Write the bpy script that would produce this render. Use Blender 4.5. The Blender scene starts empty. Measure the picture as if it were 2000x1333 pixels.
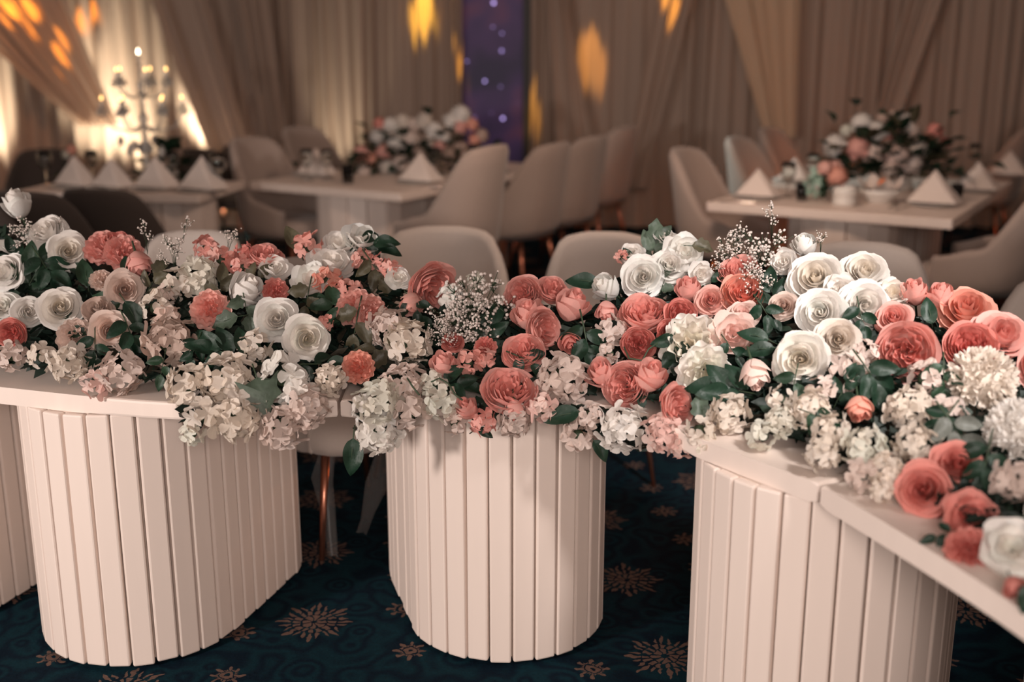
import bpy, bmesh, math, random
from mathutils import Vector, Matrix, noise
random.seed(7)
SC = bpy.context.scene
COL = SC.collection
# ---------------------------------------------------------------- camera, world, lights, exposure
F, TILT, H = 2235.0, math.radians(14.5), 1.585
cam_d = bpy.data.cameras.new('camera'); cam = bpy.data.objects.new('camera', cam_d); COL.objects.link(cam)
cam.location = (0, 0, H); cam.rotation_euler = (math.pi/2 - TILT, 0, 0)
cam_d.sensor_width = 36; cam_d.lens = F*36/2000
cam_d.clip_start = .05
cam_d.dof.use_dof = True; cam_d.dof.focus_distance = 2.86; cam_d.dof.aperture_fstop = 1.5
SC.camera = cam
SC.view_settings.view_transform = 'Standard'; SC.view_settings.look = 'None'
SC.view_settings.gamma = 1; SC.view_settings.use_curve_mapping = False
SC.view_settings.exposure = 0.0
SC.cycles.max_bounces = 5; SC.cycles.diffuse_bounces = 3; SC.cycles.glossy_bounces = 2
SC.cycles.transmission_bounces = 5; SC.cycles.transparent_max_bounces = 6
SC.cycles.caustics_reflective = False; SC.cycles.caustics_refractive = False
SC.cycles.sample_clamp_indirect = 4; SC.cycles.use_denoising = True
W = bpy.data.worlds.new('hall_air'); SC.world = W; W.use_nodes = True
W.node_tree.nodes['Background'].inputs[0].default_value = (1.0, .70, .56, 1)
W.node_tree.nodes['Background'].inputs[1].default_value = .17

def aim(o, target):
    o.rotation_euler = (Vector(target)-o.location).to_track_quat('-Z', 'Y').to_euler()
def area(name, loc, target, size, power, color):
    d = bpy.data.lights.new(name, 'AREA'); d.shape = 'DISK'; d.size = size; d.energy = power; d.color = color
    o = bpy.data.objects.new(name, d); COL.objects.link(o); o.location = loc; aim(o, target); return o
def spot(name, loc, target, deg, blend, power, color, size=.03):
    d = bpy.data.lights.new(name, 'SPOT'); d.spot_size = math.radians(deg); d.spot_blend = blend
    d.energy = power; d.color = color; d.shadow_soft_size = size
    o = bpy.data.objects.new(name, d); COL.objects.link(o); o.location = loc; aim(o, target); return o
area('key_light', (-3.1, .2, 1.45), (-.1, 2.9, .5), .4, 98, (1, .89, .83))
spot('side_light', (1.5, .9, 2.7), (.82, 2.62, .95), 32, 1, 430, (1, .93, .89), .2)
area('front_fill', (.2, -1.4, 2.0), (0, 2.9, .6), 1.2, 72, (1, .87, .80))
area('hall_light', (.6, 4.75, 2.2), (.8, 7.4, .5), .5, 24, (1, .72, .56))
spot('stage_light', (-2.2, 8.9, 3.4), (1.68, 7.45, .85), 13, .7, 520, (.80, 1, .97), .1)

CP, SP = math.cos(TILT), math.sin(TILT)
def ray(px, py):
    a = (px-1000)/F; b = (666.5-py)/F
    return Vector((a, CP+b*SP, -SP+b*CP))
def at_z(px, py, z):
    d = ray(px, py); return Vector((0, 0, H))+d*((z-H)/d.z)
def at_y(px, py, y):
    d = ray(px, py); return Vector((0, 0, H))+d*(y/d.y)
def depth(p): return p.y*CP-(p.z-H)*SP
def lerp(a, b, t): return a+(b-a)*t
def sstep(a, b, x):
    t = min(1, max(0, (x-a)/(b-a))); return t*t*(3-2*t)
def pl(pts, x):
    if x <= pts[0][0]: return pts[0][1]
    for (x0, y0), (x1, y1) in zip(pts, pts[1:]):
        if x <= x1: return lerp(y0, y1, (x-x0)/(x1-x0))
    return pts[-1][1]

# ---------------------------------------------------------------- materials
def mat(name, color, rough=.6, noise_scale=0, noise_amt=.15, bump=0, metal=0, trans=0, obj_color=False, sheen=0, emis=0, spec=.5, transl=0, stretch=None):
    m = bpy.data.materials.new(name); m.use_nodes = True; nt = m.node_tree; N = nt.nodes; L = nt.links
    b = N['Principled BSDF']; c4 = (*color, 1)
    b.inputs['Base Color'].default_value = c4; b.inputs['Roughness'].default_value = rough
    b.inputs['Metallic'].default_value = metal; b.inputs['Transmission Weight'].default_value = trans
    b.inputs['Specular IOR Level'].default_value = spec
    if sheen: b.inputs['Sheen Weight'].default_value = sheen
    if emis:
        b.inputs['Emission Color'].default_value = c4; b.inputs['Emission Strength'].default_value = emis
    src = None
    if obj_color:
        oi = N.new('ShaderNodeObjectInfo'); src = oi.outputs['Color']
    if noise_scale:
        tc = N.new('ShaderNodeTexCoord'); nz = N.new('ShaderNodeTexNoise'); nz.inputs['Scale'].default_value = noise_scale
        nz.inputs['Detail'].default_value = 4
        if stretch:
            mp = N.new('ShaderNodeMapping'); mp.inputs['Scale'].default_value = stretch
            L.new(tc.outputs['Object'], mp.inputs[0]); L.new(mp.outputs[0], nz.inputs['Vector'])
        else: L.new(tc.outputs['Object'], nz.inputs['Vector'])
        mr = N.new('ShaderNodeMapRange'); mr.inputs[3].default_value = 1-noise_amt; mr.inputs[4].default_value = 1+noise_amt*.6
        L.new(nz.outputs[0], mr.inputs[0])
        mx = N.new('ShaderNodeVectorMath'); mx.operation = 'SCALE'
        if src: L.new(src, mx.inputs[0])
        else: mx.inputs[0].default_value = color
        L.new(mr.outputs[0], mx.inputs['Scale']); src = mx.outputs[0]
        if bump:
            bp = N.new('ShaderNodeBump'); bp.inputs['Strength'].default_value = bump; bp.inputs['Distance'].default_value = .004
            L.new(nz.outputs[0], bp.inputs['Height']); L.new(bp.outputs[0], b.inputs['Normal'])
    if src: L.new(src, b.inputs['Base Color'])
    if transl:
        out = N['Material Output']; t = N.new('ShaderNodeBsdfTranslucent'); t.inputs[0].default_value = c4
        if src: L.new(src, t.inputs[0])
        ms = N.new('ShaderNodeMixShader'); ms.inputs[0].default_value = transl
        L.new(b.outputs[0], ms.inputs[1]); L.new(t.outputs[0], ms.inputs[2]); L.new(ms.outputs[0], out.inputs[0])
    return m
M = {}
M['petal'] = mat('petal', (.8, .7, .6), .62, 14, .10, 0, obj_color=True, transl=.30, spec=.2)
M['leaf'] = mat('leaf', (.03, .07, .04), .45, 9, .35, .2, obj_color=True, transl=.12, spec=.4)
M['stem'] = mat('stem', (.035, .06, .03), .6)
M['paint'] = mat('cream_painted_wood', (.84, .71, .635), .5, 6, .07, .10, stretch=(3, 3, .35), spec=.35)
M['gap'] = mat('slat_backing', (.66, .53, .45), .8, 20, .2)
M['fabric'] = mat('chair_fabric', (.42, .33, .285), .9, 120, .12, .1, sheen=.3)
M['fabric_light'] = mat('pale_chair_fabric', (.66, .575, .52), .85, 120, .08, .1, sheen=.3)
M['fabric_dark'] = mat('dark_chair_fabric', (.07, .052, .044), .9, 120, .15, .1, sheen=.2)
M['copper'] = mat('copper_metal', (.62, .26, .17), .28, 8, .1, metal=.9)
M['drape'] = mat('drape_voile', (.58, .455, .38), .9, 3, .10, .0, transl=.25, spec=.1, stretch=(12, 12, .4))
M['drape_beige'] = mat('beige_drape', (.72, .54, .39), .9, 3, .08, .0, transl=.2, spec=.1, stretch=(12, 12, .4))
M['wall'] = mat('wall_paint', (.26, .18, .14), .9, 2, .1)
M['linen'] = mat('napkin_linen', (.74, .64, .58), .9, 60, .05, .1)
M['china'] = mat('white_china', (.75, .72, .68), .25, 5, .03)
M['steel'] = mat('polished_steel', (.8, .76, .7), .18, 4, .05, metal=1)
M['glass'] = mat('clear_glass', (.95, .97, .95), .03, trans=1)
M['green_glass'] = mat('pale_green_ribbon', (.42, .62, .52), .4, 8, .2, transl=.3)
M['crystal'] = mat('cut_crystal', (1, .97, .92), .08, trans=.55)
M['bulb'] = mat('candle_bulb', (1, .62, .22), .4, emis=4)
M['bulb_white'] = mat('top_candle_bulb', (1, .86, .62), .4, emis=9)
M['candle'] = mat('candle_wax', (.8, .74, .68), .5, 10, .05)
M['black'] = mat('black_frame', (.012, .011, .012), .5, 5, .2)
M['film'] = mat('plastic_film', (.26, .24, .23), .3, 10, .2); M['film'].node_tree.nodes['Principled BSDF'].inputs['Alpha'].default_value = .28

# banner: deep violet print with pale sparkle dots
def banner_material():
    m = bpy.data.materials.new('sparkle_print'); m.use_nodes = True; nt = m.node_tree; N = nt.nodes; L = nt.links
    b = N['Principled BSDF']; b.inputs['Roughness'].default_value = .5
    tc = N.new('ShaderNodeTexCoord'); nz = N.new('ShaderNodeTexNoise'); nz.inputs['Scale'].default_value = 1.6
    L.new(tc.outputs['Object'], nz.inputs['Vector'])
    r = N.new('ShaderNodeValToRGB'); e = r.color_ramp.elements
    e[0].position = .38; e[0].color = (.018, .012, .055, 1); e[1].position = .66; e[1].color = (.16, .045, .10, 1)
    x = e.new(.52); x.color = (.055, .025, .11, 1)
    L.new(nz.outputs[0], r.inputs[0])
    v = N.new('ShaderNodeTexVoronoi'); v.inputs['Scale'].default_value = 13
    L.new(tc.outputs['Object'], v.inputs['Vector'])
    lt = N.new('ShaderNodeMath'); lt.operation = 'LESS_THAN'; lt.inputs[1].default_value = .17
    L.new(v.outputs['Distance'], lt.inputs[0])
    sx = N.new('ShaderNodeSeparateColor'); L.new(v.outputs['Color'], sx.inputs[0])
    g = N.new('ShaderNodeMath'); g.operation = 'MULTIPLY_ADD'; g.inputs[1].default_value = 2.0; g.inputs[2].default_value = -1.2; g.use_clamp = True
    L.new(sx.outputs[0], g.inputs[0])
    nb = N.new('ShaderNodeMath'); nb.operation = 'MULTIPLY'; L.new(lt.outputs[0], nb.inputs[0]); L.new(g.outputs[0], nb.inputs[1])
    mx = N.new('ShaderNodeMix'); mx.data_type = 'RGBA'; L.new(nb.outputs[0], mx.inputs[0]); L.new(r.outputs[0], mx.inputs[6])
    mx.inputs[7].default_value = (.55, .42, .95, 1)
    L.new(mx.outputs[2], b.inputs['Base Color'])
    # glow put into the print colours, strongest on the sparkle dots
    em = N.new('ShaderNodeMath'); em.operation = 'MULTIPLY_ADD'; em.inputs[1].default_value = 3.5; em.inputs[2].default_value = .16; L.new(nb.outputs[0], em.inputs[0])
    L.new(mx.outputs[2], b.inputs['Emission Color']); L.new(em.outputs[0], b.inputs['Emission Strength'])
    return m
M['banner'] = banner_material()

def carpet_material():
    m = bpy.data.materials.new('teal_medallion_carpet'); m.use_nodes = True; nt = m.node_tree; N = nt.nodes; L = nt.links
    b = N['Principled BSDF']; b.inputs['Roughness'].default_value = .95; b.inputs['Specular IOR Level'].default_value = .1
    tc = N.new('ShaderNodeTexCoord')
    def mth(op, a, c=None, d=None, clamp=False):
        n = N.new('ShaderNodeMath'); n.operation = op; n.use_clamp = clamp
        for i, v in enumerate((a, c, d)):
            if v is None: continue
            if isinstance(v, (int, float)): n.inputs[i].default_value = v
            else: L.new(v, n.inputs[i])
        return n.outputs[0]
    sp = N.new('ShaderNodeSeparateXYZ'); L.new(tc.outputs['Object'], sp.inputs[0])
    dn = N.new('ShaderNodeTexNoise'); dn.inputs['Scale'].default_value = 30; L.new(tc.outputs['Object'], dn.inputs['Vector'])
    X = mth('ADD', sp.outputs[0], mth('MULTIPLY_ADD', dn.outputs[0], .03, -.015)); sd_ = N.new('ShaderNodeSeparateColor'); L.new(dn.outputs['Color'], sd_.inputs[0])
    Y = mth('ADD', sp.outputs[1], mth('MULTIPLY_ADD', sd_.outputs[1], .03, -.015))
    ax, ay, bx, by = -.06, .455, .485, -.095
    det = ax*by-bx*ay
    def medal(ox, oy, kind):
        dx = mth('SUBTRACT', X, ox); dy = mth('SUBTRACT', Y, oy)
        u = mth('ADD', mth('MULTIPLY', dx, by/det), mth('MULTIPLY', dy, -bx/det))
        v = mth('ADD', mth('MULTIPLY', dx, -ay/det), mth('MULTIPLY', dy, ax/det))
        uf = mth('SUBTRACT', u, mth('ROUND', u)); vf = mth('SUBTRACT', v, mth('ROUND', v))
        lx = mth('ADD', mth('MULTIPLY', uf, ax), mth('MULTIPLY', vf, bx)); ly = mth('ADD', mth('MULTIPLY', uf, ay), mth('MULTIPLY', vf, by))
        r = mth('SQRT', mth('ADD', mth('MULTIPLY', lx, lx), mth('MULTIPLY', ly, ly)))
        th = mth('ARCTAN2', ly, lx)
        c8 = mth('COSINE', mth('MULTIPLY', th, 8)); c24 = mth('COSINE', mth('MULTIPLY', th, 24)); c16 = mth('COSINE', mth('MULTIPLY', th, 16))
        if kind == 'big':
            rim = mth('ADD', .098, mth('MULTIPLY', c8, .024))
            leaf = mth('MULTIPLY', mth('LESS_THAN', r, rim), mth('GREATER_THAN', r, .066))
            wv = mth('SUBTRACT', .75, mth('MULTIPLY', mth('ABSOLUTE', mth('SUBTRACT', r, .086)), 55))
            leaf = mth('MULTIPLY', leaf, mth('GREATER_THAN', mth('ADD', c24, wv), .3))
            mid = mth('MULTIPLY', mth('MULTIPLY', mth('LESS_THAN', r, .062), mth('GREATER_THAN', r, .04)), mth('GREATER_THAN', c16, -.25))
            core = mth('MULTIPLY', mth('MULTIPLY', mth('LESS_THAN', r, .036), mth('GREATER_THAN', r, .010)), mth('GREATER_THAN', c8, -.55))
            return mth('MAXIMUM', leaf, mth('MAXIMUM', mid, core))
        rim = mth('ADD', .036, mth('MULTIPLY', c8, .011))
        a = mth('MULTIPLY', mth('LESS_THAN', r, rim), mth('GREATER_THAN', r, .022)); a = mth('MULTIPLY', a, mth('GREATER_THAN', c16, -.7))
        c = mth('MULTIPLY', mth('LESS_THAN', r, .018), mth('GREATER_THAN', r, .007))
        return mth('MAXIMUM', a, c)
    mask = mth('MAXIMUM', medal(-.56, 2.945, 'big'), medal(-.275, 2.785, 'small'))
    mask = mth('MAXIMUM', mask, medal(-.74, 2.66, 'small'))
    nz = N.new('ShaderNodeTexNoise'); nz.inputs['Scale'].default_value = 90; L.new(tc.outputs['Object'], nz.inputs['Vector'])
    w = N.new('ShaderNodeTexVoronoi'); w.feature = 'SMOOTH_F1'; w.inputs['Scale'].default_value = 11; L.new(tc.outputs['Object'], w.inputs['Vector'])
    sc = mth('SINE', mth('MULTIPLY', w.outputs['Distance'], 26))
    base = N.new('ShaderNodeMix'); base.data_type = 'RGBA'
    L.new(mth('MULTIPLY_ADD', sc, .5, .5), base.inputs[0])
    base.inputs[6].default_value = (.002, .009, .018, 1); base.inputs[7].default_value = (.0035, .022, .032, 1)
    mx = N.new('ShaderNodeMix'); mx.data_type = 'RGBA'; L.new(mth('MULTIPLY', mask, .92), mx.inputs[0]); L.new(base.outputs[2], mx.inputs[6]); mx.inputs[7].default_value = (.15, .09, .07, 1)
    s = N.new('ShaderNodeVectorMath'); s.operation = 'SCALE'; L.new(mx.outputs[2], s.inputs[0]); L.new(mth('MULTIPLY_ADD', nz.outputs[0], .8, .6), s.inputs['Scale'])
    L.new(s.outputs[0], b.inputs['Base Color'])
    bp = N.new('ShaderNodeBump'); bp.inputs['Strength'].default_value = .5; bp.inputs['Distance'].default_value = .004
    L.new(nz.outputs[0], bp.inputs['Height']); L.new(bp.outputs[0], b.inputs['Normal'])
    return m
M['carpet'] = carpet_material()

# ---------------------------------------------------------------- helpers
def mesh_from(name, verts, faces, m, smooth=True):
    me = bpy.data.meshes.new(name); me.from_pydata([tuple(v) for v in verts], [], faces)
    mats = m if isinstance(m, (list, tuple)) else [m]
    for x in mats: me.materials.append(x)
    if smooth: me.polygons.foreach_set('use_smooth', [True]*len(faces))
    me.update(); return me
def obj(name, me, parent=None, mw=None, color=None):
    o = bpy.data.objects.new(name, me); COL.objects.link(o)
    if parent: o.parent = parent
    if mw is not None: o.matrix_local = mw
    if color: o.color = (*color, 1)
    return o
def tag(o, label=None, cat=None, group=None, kind=None):
    if label: o['label'] = label
    if cat: o['category'] = cat
    if group: o['group'] = group
    if kind: o['kind'] = kind
    return o
def thing(name, label, cat, loc=(0, 0, 0), rz=0, group=None):
    o = bpy.data.objects.new(name, None); COL.objects.link(o); o.location = loc; o.rotation_euler = (0, 0, rz)
    o.empty_display_size = .05
    return tag(o, label, cat, group)
def copy_tree(o, parent=None):
    c = o.copy(); COL.objects.link(c)
    if parent: c.parent = parent
    for ch in list(o.children): copy_tree(ch, c)
    return c
def bm_mesh(name, bm, m, smooth=False, bevel=0, seg=2):
    if bevel:
        es = [e for e in bm.edges if e.calc_face_angle(0) > .6]
        bmesh.ops.bevel(bm, geom=es, offset=bevel, segments=seg, affect='EDGES', profile=.5)
    bmesh.ops.recalc_face_normals(bm, faces=bm.faces)
    me = bpy.data.meshes.new(name); bm.to_mesh(me); bm.free(); me.materials.append(m)
    if smooth: me.polygons.foreach_set('use_smooth', [True]*len(me.polygons))
    return me
def box_mesh(name, sx, sy, z0, z1, m, bevel=.004):
    bm = bmesh.new(); bmesh.ops.create_cube(bm, size=1)
    for v in bm.verts: v.co = Vector((v.co.x*sx, v.co.y*sy, lerp(z0, z1, v.co.z+.5)))
    return bm_mesh(name, bm, m, bevel=bevel)
def lathe(name, prof, m, seg=24):
    vs, fs = [], []
    for r, z in prof:
        for i in range(seg):
            a = 2*math.pi*i/seg; vs.append((r*math.cos(a), r*math.sin(a), z))
    n = len(prof)
    for j in range(n-1):
        for i in range(seg):
            k = (i+1) % seg; fs.append((j*seg+i, j*seg+k, (j+1)*seg+k, (j+1)*seg+i))
    if prof[0][0] > 1e-6: fs.append(tuple(reversed(range(seg))))
    if prof[-1][0] > 1e-6: fs.append(tuple((n-1)*seg+i for i in range(seg)))
    return mesh_from(name, vs, fs, m)
def tube_vf(pts, rads, seg=6):
    vs, fs = [], []
    pts = [Vector(p) for p in pts]
    for i, p in enumerate(pts):
        d = (pts[min(i+1, len(pts)-1)]-pts[max(i-1, 0)]).normalized()
        a = d.orthogonal().normalized(); b = d.cross(a)
        if i:  # keep frames aligned
            a = (pa-d*pa.dot(d)).normalized(); b = d.cross(a)
        pa = a
        r = rads[i] if isinstance(rads, (list, tuple)) else rads
        for k in range(seg):
            t = 2*math.pi*k/seg; vs.append(p+a*(r*math.cos(t))+b*(r*math.sin(t)))
    for i in range(len(pts)-1):
        for k in range(seg):
            q = (k+1) % seg; fs.append((i*seg+k, i*seg+q, (i+1)*seg+q, (i+1)*seg+k))
    fs.append(tuple(reversed(range(seg)))); fs.append(tuple((len(pts)-1)*seg+k for k in range(seg)))
    return vs, fs
def tube(name, pts, rads, m, seg=6):
    vs, fs = tube_vf(pts, rads, seg); return mesh_from(name, vs, fs, m)

# ---------------------------------------------------------------- setting
fl = obj('floor', mesh_from('floor', [(-9, -1, 0), (9, -1, 0), (9, 10.4, 0), (-9, 10.4, 0)], [(0, 1, 2, 3)], M['carpet'])); tag(fl, kind='structure')
wb = obj('wall_back', box_mesh('wall_back', 18, .2, 0, 4.6, M['wall'], 0)); wb.location = (0, 10.4, 0); tag(wb, kind='structure')
wl = obj('wall_left', box_mesh('wall_left', .2, 11.5, 0, 4.6, M['wall'], 0)); wl.location = (-9, 4.7, 0); tag(wl, kind='structure')
wr = obj('wall_right', box_mesh('wall_right', .2, 11.5, 0, 4.6, M['wall'], 0)); wr.location = (9, 4.7, 0); tag(wr, kind='structure')

def PX(px, py, y): return at_y(px, py, y)
def curtain(label, y, tl, tr, bl, br, ytop, ybot, folds, amp, m, name='curtain', seed=0, sag=0, group='pale curtains along the back wall'):
    """tl,tr,bl,br: world X at the top and the foot; ytop,ybot: world Z"""
    folds = max(3, int(folds*.62)); rnd = random.Random(seed); nu, nv = folds*10, 14
    wv = [rnd.uniform(0, 6.28) for _ in range(3)]
    ph = [rnd.uniform(-.6, .6) for _ in range(folds+2)]
    am = [rnd.uniform(.45, 1.25) for _ in range(folds+2)]
    vs, fs = [], []
    for j in range(nv+1):
        v = j/nv; z = lerp(ytop, ybot, v)
        for i in range(nu+1):
            u = i/nu; k = min(folds, max(0, u*folds+(.42*math.sin(u*9+wv[0])+.25*math.sin(u*23+wv[1]))*min(1, u*8)*min(1, (1-u)*8))); ki = min(folds, int(k))
            x = lerp(lerp(tl, bl, v), lerp(tr, br, v), u)
            a = lerp(am[ki], am[min(ki+1, folds)], k-ki)
            yy = y-amp*a*(1+math.sin(2*math.pi*k+ph[ki]*(k-ki)*2+v*.8*ph[0]))*.5*(1+.25*math.sin(v*2+k))-amp*.35*math.sin(u*folds*3.1*math.pi+wv[2]+v)
            zz = z-sag*math.sin(math.pi*u)*(1-abs(2*v-1)*.3)
            vs.append((x+.02*math.sin(3*v+k), yy, zz))
    for j in range(nv):
        for i in range(nu):
            q = j*(nu+1)+i; fs.append((q, q+1, q+nu+2, q+nu+1))
    o = obj(name, mesh_from(name, vs, fs, m)); tag(o, label, 'curtain', group)
    return o
def xw(px, py=200, y=10.0): return at_y(px, py, y).x
TOP = 4.3
curtain('pale pleated curtain behind the crystal candelabra at the far left', 10.15, xw(-260), xw(330), xw(-260), xw(340), TOP, .02, 22, .10, M['drape'], seed=1)
curtain('pale pleated curtain with soft narrow folds left of the violet banner', 10.15, xw(325), xw(700), xw(335), xw(700), TOP, .02, 18, .08, M['drape'], seed=2)
curtain('pale curtain panel ending at the left edge of the violet banner', 10.1, xw(695), xw(903), xw(695), xw(901), TOP, .02, 12, .09, M['drape'], seed=3)
curtain('pale curtain panel beside the right edge of the violet banner', 10.1, xw(1030), xw(1092), xw(1034), xw(1086), TOP, .02, 4, .07, M['drape'], seed=4)
curtain('pale curtain lit by the amber lamp spots right of the banner', 10.15, xw(1088), xw(1330), xw(1084), xw(1330), TOP, .02, 9, .08, M['drape'], seed=5)
curtain('dusky pleated curtain behind the two high chairs beside the right table', 10.15, xw(1325), xw(1700), xw(1325), xw(1700), TOP, .02, 14, .09, M['drape'], seed=6)
curtain('dusky pleated curtain behind the flower centrepiece at the far right', 10.15, xw(1695), xw(2260), xw(1695), xw(2260), TOP, .02, 20, .09, M['drape'], seed=7)
def zw(px, py, y=9.9): return at_y(px, py, y).z
curtain('swagged curtain layer sweeping from upper left down to the candelabra', 9.9, xw(-420), xw(60), xw(165), xw(238), TOP-.9, zw(200, 245), 7, .10, M['drape'], seed=8)
curtain('gathered curtain tail slanting down to the white uplight right of the candelabra', 9.88, xw(180), xw(340), xw(425), xw(500), TOP-.5, zw(450, 330), 6, .10, M['drape'], seed=9)
curtain('narrow curtain layer hanging almost straight beside the slanting tail', 9.9, xw(400), xw(500), xw(535), xw(585), TOP, .02, 5, .08, M['drape'], seed=10)
curtain('beige curtain tail hanging in a wedge above the pale high chair', 9.85, xw(1250), xw(1540), xw(1488), xw(1552), TOP-.6, zw(1520, 268), 4, .05, M['drape_beige'], seed=11)
curtain('slender curtain tail slanting left beneath the amber spot', 9.88, xw(1330), xw(1440), xw(1215), xw(1262), TOP-.4, .4, 4, .07, M['drape'], seed=12)
curtain('slender curtain tail slanting down behind the right flower centrepiece', 9.88, xw(1820), xw(1940), xw(1680), xw(1725), TOP-.4, .6, 4, .07, M['drape'], seed=13)
curtain('loose curtain layer draped beside the black banner frame', 9.92, xw(1030), xw(1040), xw(1085), xw(1160), TOP-.8, .7, 3, .07, M['drape'], seed=14)
# banner
bt = thing('banner', 'violet banner with pale sparkles between the curtains', 'banner', (xw(965), 10.16, .45))
obj('panel', box_mesh('panel', xw(1026)-xw(903), .02, 0, 3.8, M['banner'], .002), bt)
o = obj('frame', box_mesh('frame', .06, .05, -.1, 3.85, M['black'], .004), bt); o.location = (xw(1028)-xw(965), -.04, 0)
tag(o, 'black upright pole on the right edge')
# lamp beams on the curtains (amber ceiling pin spots, white floor uplights)
AMB = (1, .33, .025)
for i, (px, py, deg, pw, c, yc) in enumerate([(15, 20, 4.2, 200, AMB, 9.84), (58, 22, 3.6, 260, AMB, 9.84), (150, 25, 3, 200, AMB, 10.08), (180, 22, 2.8, 220, AMB, 10.08), (118, 92, 3.6, 190, AMB, 9.84), (14, 108, 3.2, 160, AMB, 10.08),
        (70, 125, 3.6, 140, AMB, 10.08), (825, 20, 6, 210, (1, .58, .06), 10.05), (899, 105, 2.4, 150, (1, .50, .05), 10.03), (1038, 120, 3.4, 140, (1, .50, .05), 9.88), (1155, 100, 6, 100, (1, .45, .08), 10.08), (1308, 15, 4.6, 170, (1, .45, .05), 9.86)]):
    t = at_y(px, py, yc)
    spot('amber_pin_spot', (t.x+random.uniform(-.25, .25), 8.8, 4.0), t, deg, .75, pw*8, c, .02)
for px, py, pw, tx in [(178, 330, 36, -.05), (250, 330, 52, -.06), (425, 300, 300, -.03), (-40, 330, 75, -.1), (640, 420, 10, .1)]:
    t = at_y(px, py, 9.72)
    spot('floor_uplight', (t.x, 9.70 if px != 425 else 9.58, .12), (t.x+tx, 10.02, 1.0), 44, 1, pw*6.5, (1, .86, .62), .05)
t = at_y(45, 190, 10.0); spot('amber_wash', (t.x-.3, 8.2, 4.0), t, 30, 1, 120, (1, .36, .10), .1)
spot('amber_floor_uplight', (at_y(1640, 540, 7.6).x, 8.4, .1), (at_y(1640, 540, 7.6).x, 7.0, .5), 80, .8, 170, (1, .25, .04), .05)
# ---------------------------------------------------------------- serpentine table
EDGE_PX = [(-400, 740), (0, 755), (330, 792), (500, 790), (655, 783), (1000, 783), (1200, 795), (1430, 855), (1600, 945), (2000, 1195), (2200, 1330)]
def slab(name, front, outv, th=.045, top=.75, dep=.62):
    """front: polyline of the near edge, outv: unit vectors towards the far edge"""
    bm = bmesh.new(); n = len(front); lo = []
    back = [(front[i][0]+outv[i][0]*dep, front[i][1]+outv[i][1]*dep) for i in range(n)]
    ring = list(front)+list(reversed(back))
    vs = [bm.verts.new((x, y, top-th)) for x, y in ring]; f = bm.faces.new(vs)
    g = bmesh.ops.extrude_face_region(bm, geom=[f]); 
    for v in g['geom']:
        if isinstance(v, bmesh.types.BMVert): v.co.z = top
    return bm_mesh(name, bm, M['paint'], bevel=.007)
def curve(pts, n=6):
    out = []
    P = [pts[0]]+list(pts)+[pts[-1]]
    for i in range(1, len(P)-2):
        for k in range(n):
            t = k/n
            f = lambda a, b, c, d: .5*((2*b)+(-a+c)*t+(2*a-5*b+4*c-d)*t*t+(-a+3*b-3*c+d)*t**3)
            out.append((f(P[i-1][0], P[i][0], P[i+1][0], P[i+2][0]), f(P[i-1][1], P[i][1], P[i+1][1], P[i+2][1])))
    out.append(pts[-1]); return out
def outs(fr, a, b):
    n = len(fr); r = []
    for i in range(n):
        v = Vector((lerp(a[0], b[0], i/(n-1)), lerp(a[1], b[1], i/(n-1)))).normalized(); r.append((v.x, v.y))
    return r
SLAT_WIDE = [box_mesh('slat', .114, .022, .012, .7045, M['paint'], .0035)]
SLAT_BITS = [box_mesh('slat', .0548, .024, .012+d, .7045, M['paint'], .005) for d in (0, .002, .004)]
def pedestal(parent, c0, r, d, L, ox, oy, top=.704, name='pedestal', pitch=.0608, label=None):
    """stadium footprint: cap centres c0 and c0+d*L; slats are sub-parts"""
    dv = Vector(d).normalized(); nv = Vector((dv.y, -dv.x)); per = 2*math.pi*r+2*L
    def pt(s, rr):
        s = s % per
        h = math.pi*r
        if s < h: a = s/r; n = -math.sin(a)*dv+(-math.cos(a))*nv*-1  # near cap from +nv side round to -nv
        if s < h:
            n = nv*math.cos(a)-dv*math.sin(a); return Vector(c0)+n*rr, n
        s -= h
        if s < L: return Vector(c0)-nv*rr+dv*s, -nv
        s -= L
        if s < h:
            a = s/r; n = -nv*math.cos(a)+dv*math.sin(a); return Vector(c0)+dv*L+n*rr, n
        s -= h
        return Vector(c0)+dv*(L-s)+nv*rr, nv
    N = 60; ring = [pt(per*i/N, r-.018)[0] for i in range(N)]
    bm = bmesh.new(); f = bm.faces.new([bm.verts.new((p.x-ox, p.y-oy, .02)) for p in ring]); g = bmesh.ops.extrude_face_region(bm, geom=[f])
    for v in g['geom']:
        if isinstance(v, bmesh.types.BMVert): v.co.z = top
    ped = obj(name, bm_mesh(name, bm, M['gap']), parent)
    if label: ped['label'] = label
    n = round(per/pitch)
    for i in range(n):
        p, nn = pt(per*(i+.5)/n, r-.010+random.uniform(-.0012, .0022))
        a = math.atan2(nn.y, nn.x)+math.pi/2+random.uniform(-.035, .035)
        mw = Matrix.Translation((p.x-ox, p.y-oy, random.uniform(-.002, 0)))@Matrix.Rotation(a, 4, 'Z')@Matrix.Rotation(random.uniform(-.002, .002), 4, 'Y')
        obj('slat', random.choice(SLAT_BITS if pitch < .1 else SLAT_WIDE), ped, mw)
    return ped
def seg_table(label, pts, a, b, peds, group='curved wedding table sections'):
    t = thing('banquet_table', label, 'table', (0, 0, 0), 0, group)
    cx = sum(p[0] for p in pts)/len(pts); cy = sum(p[1] for p in pts)/len(pts)
    t.location = (cx, cy, 0)
    fr = curve(pts); ov = outs(fr, a, b)
    obj('tabletop', slab('tabletop', [(x-cx, y-cy) for x, y in fr], ov), t)
    for p in peds: pedestal(t, p[0], p[1], p[2], p[3], cx, cy)
    return t
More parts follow.
